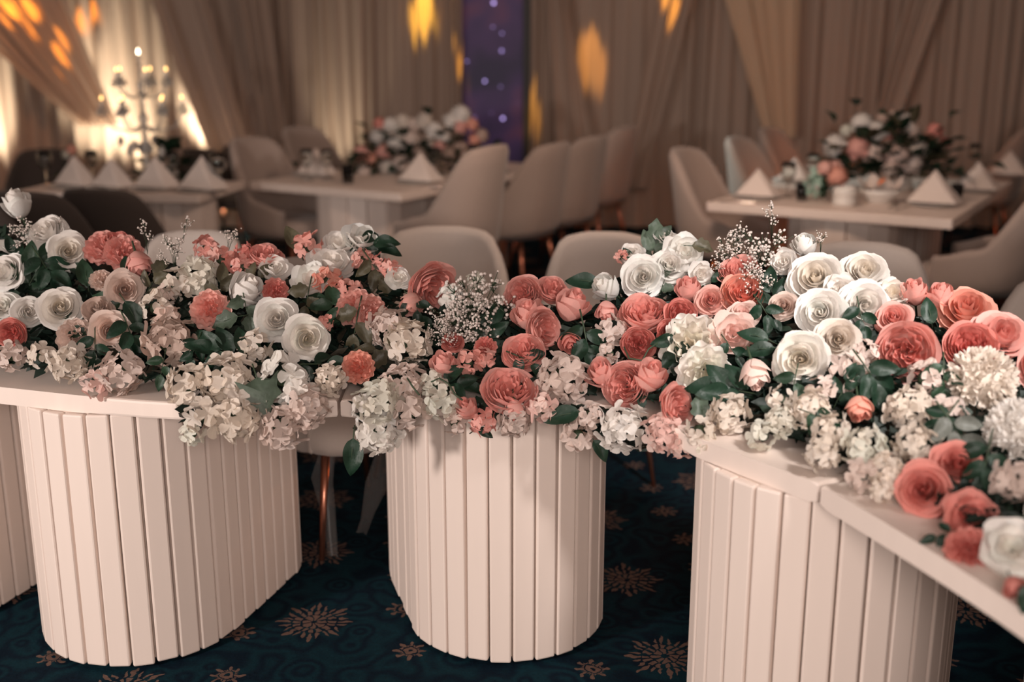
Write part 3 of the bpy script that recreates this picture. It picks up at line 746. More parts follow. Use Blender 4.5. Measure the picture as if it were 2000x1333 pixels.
CPLN = {'R': 'roses', 'G': 'garden roses', 'B': 'rose buds', 'O': 'peonies', 'C': 'carnations', 'M': 'peonies', 'P': 'chrysanthemums', 'H': 'hydrangea heads', 'h': 'hydrangea heads'}
_edgeY = [(x, at_z(x, y, .75).y) for x, y in EDGE_PX]
def mound(px, py):
    ye = pl(EDGE_PX, px); Y = pl(_edgeY, px)
    dy = ye-py
    if dy <= 0: return at_y(px, py, Y-.045)
    return at_y(px, py, Y-.03+.46*(dy/300)**1.15)
CR, CU = Vector((1, 0, 0)), Vector((0, math.sin(TILT), math.cos(TILT)))
def frame_from(n, roll):
    q = n.to_track_quat('Z', 'Y').to_matrix().to_4x4(); return q@Matrix.Rotation(roll, 4, 'Z')
def mixc(a, b, t):
    t = min(1, max(0, t)); return tuple(lerp(a[i], b[i], t) for i in range(3))
cnt = {}
def flower(k, px, py, w, ax, ay, c, label, P=None, parent=None, pname=None, joined=False, sq=1.0):
    if P is None: P = mound(px, py)
    R = w/2*depth(P)/F*SCL[k]
    if k == 'B': ax, ay = ax*1.6, ay*1.7
    n = (-ray(px, py).normalized()+CR*ax+CU*ay).normalized()
    cnt[k] = cnt.get(k, 0)+1; rnd = random.Random(int(px*7+py*13+cnt[k])); roll = rnd.random()*6.28
    protos = PROTO[k]; pr = protos[cnt[k] % len(protos)]
    t = bpy.data.objects.new(NAME[k][0], None); COL.objects.link(t); t.empty_display_size = .02
    t.matrix_world = Matrix.Translation(P-n*HC[k]*R)@frame_from(n, roll)@Matrix.Diagonal((R, R*sq, R, 1))
    tag(t, label, NAME[k][1], {'W': 'white ', 'V': 'white ', 'C': 'coral ', 'D': 'coral ', 'L': 'pink ', 'N': 'pink ', 'T': 'coral '}.get(c, 'pale ')+CPLN[k]+' in the table garland')
    co, ci = PAL[c]; nm = 'floret' if k in 'Hh' else 'petal'; bright = rnd.uniform(.93, 1.06)
    for me, mw, mix in pr:
        cc = mixc(co, ci, mix); j = rnd.uniform(.94, 1.05)*bright
        obj(nm, me, t, mw, tuple(min(.95, x*j) for x in cc))
    obj('stem', CORE if k in 'Hh' else (STEM_BUD if k == 'B' else STEM), t)
    if k == 'P': obj('flower_head', HEAD, t, None, mixc(co, ci, .6))
    return t
FL = [
# left end
('B', 34, 402, 78, -.5, 1.1, 'W', 'white rose highest at the far left end, above the gypsophila'),
('R', 92, 458, 84, -.5, .6, 'W', 'white rose facing up left, touching the round one below it at far left'),
('R', 133, 492, 76, .15, .15, 'V', 'round white rose facing forward above the big dark leaves at left'),
('R', 14, 532, 72, -.7, .2, 'W', 'white rose cut by the left edge below the dark leaves'),
('O', 18, 482, 40, .2, .8, 'W', 'small open white flower beside the dark leaves at the left edge'),
('R', 6, 600, 66, -.3, .3, 'W', 'white rose cut by the left edge beside two others in a row'),
('R', 54, 610, 62, .2, .1, 'W', 'white rose in the middle of the row of three at far left'),
('R', 118, 602, 84, 0, .3, 'V', 'wide white rose ending the row of three at far left'),
('C', 200, 482, 78, -.3, .6, 'C', 'coral ruffled flower right of the white pair at left'),
('C', 242, 492, 76, .2, .5, 'C', 'coral ruffled flower beside the drooping coral petals at left'),
('G', 232, 470, 60, .1, 1.6, 'D', 'deep coral rose peeking out on top behind the left coral group'),
('B', 270, 514, 74, .35, -1.2, 'C', 'coral rose hanging downwards at the right of the left coral group'),
('C', 198, 546, 46, 0, .5, 'U', 'small blush ruffled flower under the left coral group'),
('R', 243, 566, 74, .1, .1, 'U', 'blush cream rose facing forward under the left coral group'),
('R', 190, 604, 58, -.2, .6, 'B', 'dull blush rose tucked behind the two clear blush roses'),
('R', 213, 646, 78, .1, .0, 'U', 'blush rose with deep swirled heart in the lower left'),
('C', 150, 660, 78, -.1, .2, 'U', 'blush ruffled carnation under the dark leaf at lower left'),
('G', 22, 652, 62, -.4, -.1, 'D', 'dusky coral rose in shade at the left edge'),
('h', 22, 695, 62, 0, 0, 'E', 'beige hydrangea at the left edge just above the tabletop'),
('h', 82, 698, 62, 0, -.1, 'K', 'cream hydrangea with two loose florets at lower left'),
('H', 138, 712, 84, 0, -.2, 'K', 'cream hydrangea near the tabletop below the blush carnation'),
('H', 236, 728, 96, .1, -.2, 'E', 'beige hydrangea resting on the left tabletop'),
('h', 186, 750, 60, 0, -.3, 'N', 'pinkish hydrangea florets at the left tabletop edge'),
('h', 350, 552, 66, 0, .2, 'K', 'cream four-petalled hydrangea left of the pink carnation'),
('h', 305, 602, 72, 0, .2, 'K', 'cream hydrangea with upright florets between blush roses and dark leaves'),
('H', 330, 668, 112, 0, .1, 'B', 'dusty brown-pink hydrangea in the left middle'),
('H', 388, 540, 86, 0, .7, 'G', 'grey-green hydrangea behind the pink carnation'),
('h', 320, 580, 44, 0, .4, 'E', 'small beige hydrangea tuft above the upright cream florets'),
('h', 328, 622, 56, .3, .2, 'U', 'blush hydrangea florets above the brown-pink head'),
('h', 402, 486, 58, -.2, .9, 'C', 'coral florets on the crest above the grey-green hydrangea'),
('h', 432, 506, 54, 0, .6, 'L', 'pink florets on the crest left of the low coral rose'),
('h', 474, 520, 50, .1, .4, 'C', 'coral florets just above the white bud on the left'),
('G', 518, 500, 74, .1, 1.3, 'C', 'coral garden rose lying flat on the crest of the left half'),
('h', 478, 492, 44, -.1, .9, 'D', 'dark coral florets beside the flat coral rose on the crest'),
('C', 410, 604, 80, -.15, .1, 'L', 'pink carnation left of the white rose bud in the left half'),
('B', 478, 570, 96, .55, .75, 'W', 'large white rose bud leaning up right in the left half'),
('O', 538, 526, 62, .1, .9, 'W', 'loose white flower below the flat coral rose on the crest'),
('C', 538, 569, 52, .1, .2, 'D', 'small deep coral flower above the two round white roses'),
('h', 602, 482, 62, 0, .7, 'L', 'pink double floret standing on the crest beside a brown leaf'),
('O', 664, 478, 78, -.3, 1.0, 'W', 'loose white peony on the crest, left one of the touching pair'),
('O', 706, 468, 76, .4, 1.1, 'W', 'loose white peony on the crest, right one of the touching pair'),
('O', 648, 516, 96, .1, 1.3, 'W', 'wide flat white peony under the crest pair'),
('O', 606, 548, 74, -.2, .5, 'W', 'open white peony left of the peach florets'),
('h', 642, 548, 62, .2, .3, 'T', 'peach florets in front of the wide flat white peony'),
('h', 684, 570, 58, .1, .3, 'L', 'pink florets behind the double pink carnation'),
('C', 694, 600, 78, -.2, .2, 'L', 'pink carnation, left one of the touching pair right of the white roses'),
('C', 724, 612, 72, .5, -.1, 'L', 'pink carnation, right one of the touching pair with scalloped rim'),
('h', 636, 632, 34, .2, 0, 'L', 'tiny pink floret sprig just above the right round white rose'),
('R', 540, 624, 86, -.1, .15, 'W', 'round white rose, upper one of the two in the left half'),
('R', 599, 662, 88, .1, .0, 'V', 'round white rose with cream heart, lower one of the two in the left half'),
('h', 708, 506, 48, 0, .6, 'L', 'pink florets under the dark leaves right of the crest peonies'),
('h', 742, 516, 46, .1, .6, 'C', 'coral florets among the dark leaves at the right of the crest peonies'),
('h', 764, 528, 44, .3, .5, 'L', 'light coral floret next to the small white petals'),
('O', 778, 545, 50, .1, .6, 'W', 'small white open flower left of the big coral rose'),
('h', 882, 578, 56, .2, .4, 'W', 'white florets between the big coral rose and the gypsophila'),
('h', 928, 552, 46, 0, .9, 'G', 'pale floret standing above the gypsophila cloud'),
('C', 700, 718, 66, -.2, .1, 'T', 'coral carnation with fringed tips low beside the hydrangeas'),
# left hanging hydrangeas
('H', 366, 754, 96, -.2, 0, 'K', 'cream hydrangea at the left end of the hanging bunch'),
('H', 444, 742, 118, 0, .2, 'K', 'large cream hydrangea in the hanging bunch left of the ivy leaf'),
('h', 400, 812, 82, -.1, -.2, 'K', 'cream hydrangea hanging below the tabletop edge at left'),
('h', 376, 848, 52, -.1, -.3, 'G', 'small white-green hydrangea at the lowest left of the hanging bunch'),
('H', 468, 818, 104, 0, -.2, 'K', 'cream hydrangea hanging over the left pedestal, below the large one'),
('H', 550, 835, 96, .1, -.3, 'E', 'beige hydrangea at the bottom of the hanging bunch'),
('H', 602, 798, 88, .3, -.1, 'E', 'beige-pink hydrangea at the right end of the hanging bunch'),
('h', 552, 738, 104, 0, .1, 'W', 'white large-petalled hydrangea above the ivy leaf'),
('h', 584, 770, 68, .1, 0, 'W', 'white hydrangea florets right of the ivy leaf'),
('h', 498, 676, 68, 0, .2, 'K', 'cream hydrangea left of the lower round white rose'),
('H', 645, 742, 66, .2, 0, 'K', 'cream hydrangea beneath the long dark leaf'),
# middle
('G', 846, 563, 104, .55, -.40, 'C', 'big coral garden rose facing down right above the middle pedestal'),
('B', 804, 592, 66, -.1, -.7, 'L', 'soft pink rose bud under the big coral garden rose'),
('H', 798, 668, 100, .1, .1, 'K', 'cream hydrangea under the soft pink bud'),
('H', 758, 640, 90, -.2, .1, 'E', 'beige hydrangea left of the cream one under the pink bud'),
('G', 1021, 576, 80, -.3, .3, 'C', 'coral garden rose at upper left of the central coral group'),
('G', 1078, 566, 66, .3, .7, 'C', 'coral rose behind, at the top of the central coral group'),
('B', 1116, 600, 92, .5, .9, 'C', 'tall coral rose bud leaning right in the central group'),
('B', 1034, 618, 90, -.2, .8, 'C', 'coral rose bud seen from its side beneath the upper left garden rose'),
('G', 1061, 642, 84, .8, .1, 'C', 'coral garden rose facing forward in the middle of the central group'),
('G', 1022, 688, 86, -.1, .7, 'C', 'half-hidden coral garden rose below the forward facing one'),
('B', 1112, 668, 60, .1, -.3, 'D', 'dark coral rose deep in shade beneath the tall bud'),
('C', 948, 678, 44, -.1, .3, 'D', 'dark coral floret left of the half-hidden garden rose'),
('B', 866, 716, 72, 0, .9, 'C', 'coral rose bud standing upright under the gypsophila'),
('h', 914, 708, 58, 0, .2, 'L', 'bright pink florets beside the upright coral bud'),
('h', 946, 700, 48, .3, .3, 'L', 'bright pink floret pair left of the half-hidden garden rose'),
('G', 884, 668, 46, 0, .6, 'D', 'dull coral rose in shade between gypsophila and upright bud'),
('G', 996, 762, 116, .1, .85, 'C', 'wide coral garden rose lowest in front above the middle pedestal'),
('B', 1004, 798, 56, .1, -1.6, 'C', 'coral petals drooping from below the wide garden rose'),
('B', 912, 800, 64, -.3, .5, 'C', 'coral rose bud hanging low left of the wide garden rose'),
('h', 944, 824, 56, .2, -.3, 'C', 'coral florets under the low hanging bud'),
('H', 1096, 742, 116, .1, .1, 'E', 'beige hydrangea right of the wide coral garden rose'),
('H', 742, 786, 96, -.1, .1, 'G', 'greenish white hydrangea hanging left of the middle pedestal'),
('h', 712, 800, 60, -.3, 0, 'W', 'white hydrangea florets at the seam between the table sections'),
('H', 790, 752, 92, .1, .1, 'E', 'beige hydrangea above the greenish white one'),
('H', 738, 852, 92, -.1, -.2, 'W', 'white hydrangea at the bottom of the hanging bunch left of the middle pedestal'),
('h', 800, 806, 76, .1, -.2, 'E', 'beige hydrangea hanging at the upper left of the middle pedestal'),
('h', 862, 788, 72, 0, -.2, 'G', 'pale translucent hydrangea over the middle pedestal'),
('h', 888, 828, 52, 0, -.3, 'E', 'small beige florets touching the top of the middle pedestal slats'),
('h', 844, 750, 56, 0, 0, 'G', 'pale green-white hydrangea under the curling green tendril'),
('H', 1006, 822, 74, .1, -.3, 'E', 'beige hydrangea under the drooping coral petals'),
('h', 1062, 800, 62, .2, -.3, 'N', 'pinkish hydrangea beside the dark leaf on the middle pedestal'),
('h', 884, 628, 46, -.2, .1, 'E', 'beige florets hidden under the gypsophila cloud'),
# centre right
('G', 1258, 613, 104, .0, .95, 'C', 'oval coral garden rose right under the white rose cluster'),
('B', 1186, 564, 78, -.7, .5, 'W', 'white rose bud lying on its side at the left of the raised white cluster'),
('R', 1256, 542, 84, 0, .1, 'W', 'round white rose lowest in the raised white cluster'),
('R', 1306, 520, 72, .1, .4, 'W', 'white rose in the middle of the raised white cluster'),
('O', 1334, 496, 84, .3, .6, 'W', 'open white peony at the upper right of the raised white cluster'),
('O', 1234, 496, 50, -.2, .7, 'W', 'small white flower beside the pink tip in the raised cluster'),
('O', 1368, 536, 52, .5, .2, 'W', 'white petals at the right end of the raised white cluster'),
('O', 1300, 462, 44, .2, 1., 'W', 'small white flower at the very top among grey-green leaves'),
('h', 1214, 502, 30, -.3, .6, 'L', 'pink bud tip at the left of the raised white cluster'),
('B', 1344, 568, 70, 0, .8, 'C', 'coral rose bud under the white petals of the raised cluster'),
('B', 1184, 606, 58, 0, -.9, 'C', 'coral bud hanging under the sideways white bud'),
('G', 1330, 614, 66, .3, .2, 'D', 'dusky coral garden rose right of the oval one'),
('G', 1246, 672, 70, 0, .1, 'D', 'deep coral rose in shade below the oval garden rose'),
('G', 1308, 648, 52, .2, 0, 'D', 'dusky coral petals left of the big ruffled cream peony'),
('R', 1388, 588, 64, 0, .3, 'L', 'pink rose with pale rim left of the bright coral rose'),
('G', 1452, 572, 88, .1, .5, 'T', 'bright coral rose glowing in light behind the dark leaves'),
('G', 1444, 530, 84, 0, 1.0, 'C', 'coral rose behind the gypsophila spray on the right'),
('R', 1530, 598, 54, -.2, .2, 'U', 'small dusty pink rose touching the bright white roses'),
('M', 1352, 676, 128, -.1, .15, 'V', 'big ruffled cream peony in the right middle'),
('M', 1376, 726, 104, .1, -.2, 'V', 'ruffled cream blossom hanging beneath the big cream peony'),
('O', 1432, 654, 92, .1, .3, 'N', 'pale pink open peony overlapping the big cream peony'),
('O', 1452, 614, 66, .1, .8, 'N', 'pale pink petals standing under the bright coral rose'),
('B', 1474, 728, 84, .3, -1.0, 'N', 'pale pink flower drooping below the dark leaves'),
('B', 1176, 732, 84, -.3, .5, 'C', 'coral rose bud at the left of the lower coral trio'),
('G', 1222, 754, 98, -.5, .15, 'C', 'coral garden rose with open heart in the lower coral trio'),
('B', 1268, 738, 92, .35, .7, 'C', 'coral rose bud at the right of the lower coral trio'),
('G', 1322, 792, 86, .9, .0, 'C', 'coral rose apart at the lower right of the coral trio'),
('h', 1196, 648, 66, 0, .3, 'E', 'greyish hydrangea florets over the lower coral trio'),
('h', 1190, 690, 50, 0, .3, 'E', 'greyish hydrangea floret left of the shaded deep coral rose'),
('H', 1216, 838, 106, 0, -.2, 'W', 'big white hydrangea hanging right of the middle pedestal'),
('H', 1300, 846, 88, .1, -.3, 'N', 'pinkish white hydrangea hanging over the gap between pedestals'),
('h', 1128, 852, 68, -.2, -.3, 'E', 'beige hydrangea hanging on the right side of the middle pedestal'),
('h', 1150, 812, 56, -.1, 0, 'E', 'small beige hydrangea at the tabletop right of the dark leaf'),
('H', 1424, 808, 88, 0, .1, 'K', 'cream hydrangea above the right tabletop'),
('h', 1366, 842, 70, 0, -.2, 'K', 'cream hydrangea left of the right pedestal top'),
('h', 1384, 872, 54, .1, -.4, 'G', 'pale hydrangea florets at the upper left corner of the right pedestal'),
('h', 1330, 872, 52, .1, -.4, 'N', 'pinkish florets lowest between middle and right pedestals'),
('h', 1490, 852, 66, 0, -.1, 'G', 'greenish white hydrangea by the right tabletop edge'),
# right
('B', 1572, 482, 66, -.4, .9, 'W', 'small white bud on top of the bright white rose cluster'),
('O', 1532, 512, 52, -.5, .3, 'W', 'white bud with orange centre beside the gypsophila'),
('R', 1592, 545, 106, -.1, .35, 'V', 'bright white rose at the upper left of the bright cluster'),
('R', 1688, 532, 92, .2, .5, 'V', 'bright white rose at the upper right of the bright cluster'),
('R', 1604, 612, 96, -.2, .1, 'W', 'bright white rose in the lower left of the bright cluster'),
('R', 1688, 598, 100, .2, .1, 'W', 'bright white rose in the lower right of the bright cluster'),
('O', 1640, 566, 64, 0, .4, 'W', 'white petals in the middle of the bright white cluster'),
('R', 1564, 702, 108, -.1, .0, 'V', 'big round white rose alone below the bright cluster'),
('R', 1636, 664, 84, .1, .1, 'K', 'cream white rose behind the big round one'),
('O', 1742, 572, 62, .2, .6, 'V', 'creamy white open flower at the right end of the bright cluster'),
('B', 1786, 574, 74, -.1, .9, 'C', 'coral bud next to the creamy white open flower'),
('B', 1838, 584, 82, 0, .9, 'C', 'coral bud behind the dark leaf on the right crest'),
('R', 1886, 606, 108, .1, .7, 'T', 'big light coral rose on the right crest'),
('R', 1744, 622, 70, -.1, .4, 'C', 'coral rose just left above the big open garden rose'),
('G', 1770, 686, 122, .0, .05, 'C', 'biggest coral garden rose wide open in the right part'),
('R', 1955, 655, 108, .4, .5, 'C', 'coral rose at the right edge above the pompom'),
('G', 1896, 676, 104, .1, .4, 'D', 'deep coral rose behind the cream pompom'),
('B', 1678, 796, 72, .1, -.7, 'T', 'small coral flower between the white hydrangeas'),
('h', 1656, 724, 82, .1, 0, 'E', 'beige hydrangea right of the big round white rose'),
('h', 1690, 690, 56, .1, .1, 'E', 'beige florets left of the biggest coral garden rose'),
('h', 1526, 780, 62, -.1, .1, 'K', 'cream hydrangea below left of the big round white rose'),
('H', 1582, 800, 84, 0, 0, 'K', 'cream hydrangea below the big round white rose'),
('H', 1524, 822, 70, -.1, -.1, 'G', 'greenish hydrangea touching the right tabletop'),
('h', 1606, 760, 60, .1, .2, 'E', 'beige florets right under the cream white rose'),
('H', 1622, 846, 82, 0, -.2, 'K', 'cream hydrangea low by the tabletop joint'),
('h', 1604, 888, 68, -.1, -.3, 'K', 'cream hydrangea lying at the joint of the right tabletops'),
('H', 1690, 878, 92, 0, -.1, 'G', 'grey-white hydrangea right of the tabletop joint'),
('H', 1776, 796, 98, .1, .1, 'K', 'cream hydrangea right of the small coral flower'),
('h', 1806, 738, 78, .1, .2, 'E', 'beige hydrangea under the biggest coral garden rose'),
('H', 1786, 872, 92, .1, 0, 'K', 'cream hydrangea left of the red coral roses'),
('H', 1734, 922, 84, 0, -.2, 'K', 'cream hydrangea lying along the right tabletop edge'),
('h', 1682, 930, 66, -.1, -.3, 'E', 'beige florets lowest on the right tabletop'),
('h', 1722, 962, 48, 0, -.3, 'K', 'small cream florets nearest the right tabletop rim'),
('h', 1852, 806, 76, .1, .1, 'E', 'beige hydrangea between the pompom and the dark leaves'),
('P', 1917, 744, 142, 0, .25, 'K', 'cream pompom chrysanthemum near the right edge'),
('P', 1992, 846, 142, .1, .1, 'W', 'large white pompom chrysanthemum cut by the right edge'),
('H', 1985, 950, 104, 0, 0, 'E', 'pinkish beige hydrangea cut by the right edge'),
('R', 1868, 908, 96, .1, .3, 'D', 'red coral rose under the grey leaves at right'),
('R', 1804, 958, 108, -.2, .1, 'D', 'red coral rose with dark heart lying on the right tabletop'),
('O', 1898, 1010, 104, .1, .2, 'D', 'red coral open rose above the white one at lower right'),
('C', 1892, 1076, 92, -.1, -.1, 'D', 'dusky red carnation lowest on the right tabletop'),
('O', 1975, 1072, 116, 0, .3, 'W', 'white open rose at the lower right edge'),
('B', 1982, 1146, 66, .2, -.4, 'D', 'red coral petals at the tabletop rim in the lower right corner'),
('G', 2045, 720, 110, .4, .3, 'C', 'coral rose just outside the right edge'),
('R', 2060, 1000, 110, .4, .3, 'W', 'white rose just outside the right edge'),
]
for row in FL: flower(*row)

# ---------------------------------------------------------------- gypsophila
def gyp_meshes(sd, n=70, up=False):
    rnd = random.Random(sd); V, Fc = [], []; SV, SF = [], []
    bm = bmesh.new(); bmesh.ops.create_icosphere(bm, subdivisions=1, radius=1); bv = [v.co.copy() for v in bm.verts]; bf = [[v.index for v in f.verts] for f in bm.faces]; bm.free()
    def add_tube(p):
        vs, fs = tube_vf(p, [.011]*len(p), 3); o = len(SV); SV.extend(vs); SF.extend([tuple(i+o for i in f) for f in fs])
    hubs = []
    for h_ in range(max(4, n//9)):
        if up: z = rnd.uniform(.1, 1.1); d = Vector((rnd.uniform(-.45, .45)*(.4+z*.6), rnd.uniform(-.3, .3), z))
        else:
            d = Vector((rnd.gauss(0, .5), rnd.gauss(0, .5), rnd.gauss(.1, .35)))
            if d.length > 1: d.normalize()
        hubs.append(d); add_tube([(0, 0, -.8), (d.x*.3, d.y*.3, -.2+d.z*.3), d*.8])
    for i in range(n):
        hb = hubs[i % len(hubs)]; p = hb+Vector((rnd.gauss(0, .12), rnd.gauss(0, .12), rnd.gauss(.05, .12))); add_tube([hb*.8, p])
        s = rnd.uniform(.03, .052)*(1.25 if not up else 1.2); o = len(V)
        for v in bv: V.append(p+Vector(v)*s*rnd.uniform(.75, 1.25))
        Fc.extend([tuple(k+o for k in f) for f in bf])
    return mesh_from('blossoms', V, Fc, M['petal']), mesh_from('twigs', SV, SF, M['stem'])
GY = {'c': [gyp_meshes(5, 250), gyp_meshes(6, 250)], 's': [gyp_meshes(7, 46, True), gyp_meshes(8, 40, True)]}
GR = [('c', 898, 612, 92, 0, .4, 'gypsophila cloud over the upright coral bud'), ('c', 942, 590, 104, .1, .6, 'gypsophila cloud right next to the central coral group'),
('c', 918, 640, 78, 0, .1, 'gypsophila tuft at the lower side of the cloud'), ('c', 862, 646, 52, -.2, .1, 'gypsophila wisp under the big coral garden rose'),
('s', 1444, 462, 74, -.1, 1.8, 'tall gypsophila sprig above the coral rose on the right'), ('s', 1510, 432, 58, .2, 2.2, 'highest gypsophila sprig in the right half'),
('c', 1488, 492, 84, 0, .8, 'gypsophila cloud behind the white bud with orange centre'), ('c', 1430, 486, 56, -.2, .8, 'gypsophila cluster left of the cloud on the right crest'), ('s', 1396, 522, 46, -.3, 1.4, 'small gypsophila sprig beside the raised white cluster'),
('c', 1478, 540, 58, 0, .4, 'gypsophila tuft lying on the coral rose on the right'), ('s', 1606, 468, 46, .2, 1.5, 'gypsophila tips above the bright white cluster'),
('s', 288, 462, 52, 0, 2, 'gypsophila sprig above the left coral group'), ('s', 338, 478, 84, -.1, 1.6, 'wide gypsophila sprig in front of the left pale chair'), ('s', 360, 446, 44, .2, 2.2, 'gypsophila tip tallest in front of the left pale chair'),
('s', 450, 464, 60, .3, 1.7, 'gypsophila sprig over the coral florets on the left crest'), ('c', 52, 450, 52, 0, .8, 'gypsophila tuft under the highest white rose at far left'), ('s', 118, 432, 28, .2, 1.6, 'tiny gypsophila tip behind the far left white rose'),
('s', 322, 510, 40, -.1, 1.2, 'short gypsophila sprig left of the cream hydrangea crest')]
for i, (k, px, py, w, ax, ay, lb) in enumerate(GR):
    P = mound(px, py)-ray(px, py).normalized()*.035; R = w/2*depth(P)/F*1.12; n = (-ray(px, py).normalized()+CR*ax+CU*ay).normalized()
    t = bpy.data.objects.new('gypsophila_sprig', None); COL.objects.link(t); t.matrix_world = Matrix.Translation(P-n*R*.4)@frame_from(n, i*1.1)@Matrix.Scale(R*1.15, 4)
    tag(t, lb, 'gypsophila', 'gypsophila in the table garland')
    a, b = GY[k][i % 2]; tag(obj('blossoms', a, t, None, (.90, .80, .74)), kind='stuff'); obj('twigs', b, t)

# ---------------------------------------------------------------- leaves
def leaf_mesh(k):
    vs, fs = [], []; rnd = random.Random(k); nl, nw = 10, 4
    wd = (.27, .22, .34, .14)[k % 4]
    for j in range(nl+1):
        v = j/nl; w = wd*(math.sin(math.pi*min(1, v**.8)))**.8*(1 if v < .98 else .3)+.006
        if k % 4 == 2: w *= 1+.18*math.cos(v*18)
        for i in range(nw+1):
            u = -1+2*i/nw; vs.append((v, u*w+.04*math.sin(v*3), abs(u)*w*.45-.22*v*v+.03*math.sin(v*9+u*3)))
    for j in range(nl):
        for i in range(nw): q = j*(nw+1)+i; fs.append((q, q+1, q+nw+2, q+nw+1))
    return mesh_from('leaf', vs, fs, M['leaf'])
LEAVES = [leaf_mesh(k) for k in range(4)]
def ivy_mesh():
    pts = [(0, 0), (.1, .30), (-.05, .52), (.30, .40), (.55, .50), (.60, .25), (1, 0), (.60, -.25), (.55, -.50), (.30, -.40), (-.05, -.52), (.1, -.30)]
    vs = [(.35, 0, .06)]+[(x, y, -.08*abs(y)-.05*x) for x, y in pts]; n = len(pts)
    return mesh_from('leaf', vs, [(0, 1+i, 1+(i+1) % n) for i in range(n)], M['leaf'])
IVY = ivy_mesh()
LC = {'d': (.011, .034, .019), 'g': (.085, .12, .085), 'o': (.085, .075, .045), 'm': (.020, .050, .026), 's': (.16, .17, .15)}
def spray(px, py, ln, ang, n, c, label, tilt=.5, kind=None, grp='leaf sprays in the table garland', back=.02, wide=0):
    P = mound(px, py)+Vector((0, back, 0)); R = ln*depth(P)/F; a = math.radians(ang)
    dx = CR*math.cos(a)+CU*math.sin(a); nn = (-ray(px, py).normalized()+CU*tilt); nn = (nn-dx*nn.dot(dx)*.8).normalized()
    y = nn.cross(dx).normalized(); x = y.cross(nn).normalized(); mt = Matrix(((x.x, y.x, nn.x, 0), (x.y, y.y, nn.y, 0), (x.z, y.z, nn.z, 0), (0, 0, 0, 1)))
    t = bpy.data.objects.new('leaf_spray' if n > 1 else 'large_leaf', None); COL.objects.link(t)
    t.matrix_world = Matrix.Translation(P-x*R*.5)@mt@Matrix.Scale(R, 4); tag(t, label, 'leaves' if n > 1 else 'leaf', grp)
    rnd = random.Random(int(px*3+py)); col = LC[c]
    for k in range(n):
        me = IVY if kind == 'ivy' else LEAVES[(0, 0, 3)[wide] if kind is None else kind]
        if kind is None and c in 'go': me = LEAVES[rnd.choice([0, 2])]
        if n == 1: m_ = Matrix.Identity(4); s = 1
        else:
            q = k/(n-1); sd = 1 if k % 2 else -1; s = rnd.uniform(.5, .62)
            m_ = Matrix.Translation((q*.52, sd*.02, rnd.uniform(-.02, .04)))@Matrix.Rotation(sd*(1.15-q*.9) if k < n-1 else .05, 4, 'Z')@Matrix.Rotation(rnd.uniform(-.4, .3), 4, 'Y')@Matrix.Rotation(rnd.uniform(-.35, .35), 4, 'X')@Matrix.Scale(s, 4)
        j = rnd.uniform(.75, 1.3); obj('leaf', me, t, m_, tuple(v*j for v in col))
    obj('stalk', STALK, t)
STALK = tube('stalk', [(-.35, 0, -.12), (0, 0, -.01), (.3, .0, .005), (.56, 0, 0)], [.02, .018, .014, .008], M['stem'], 5)
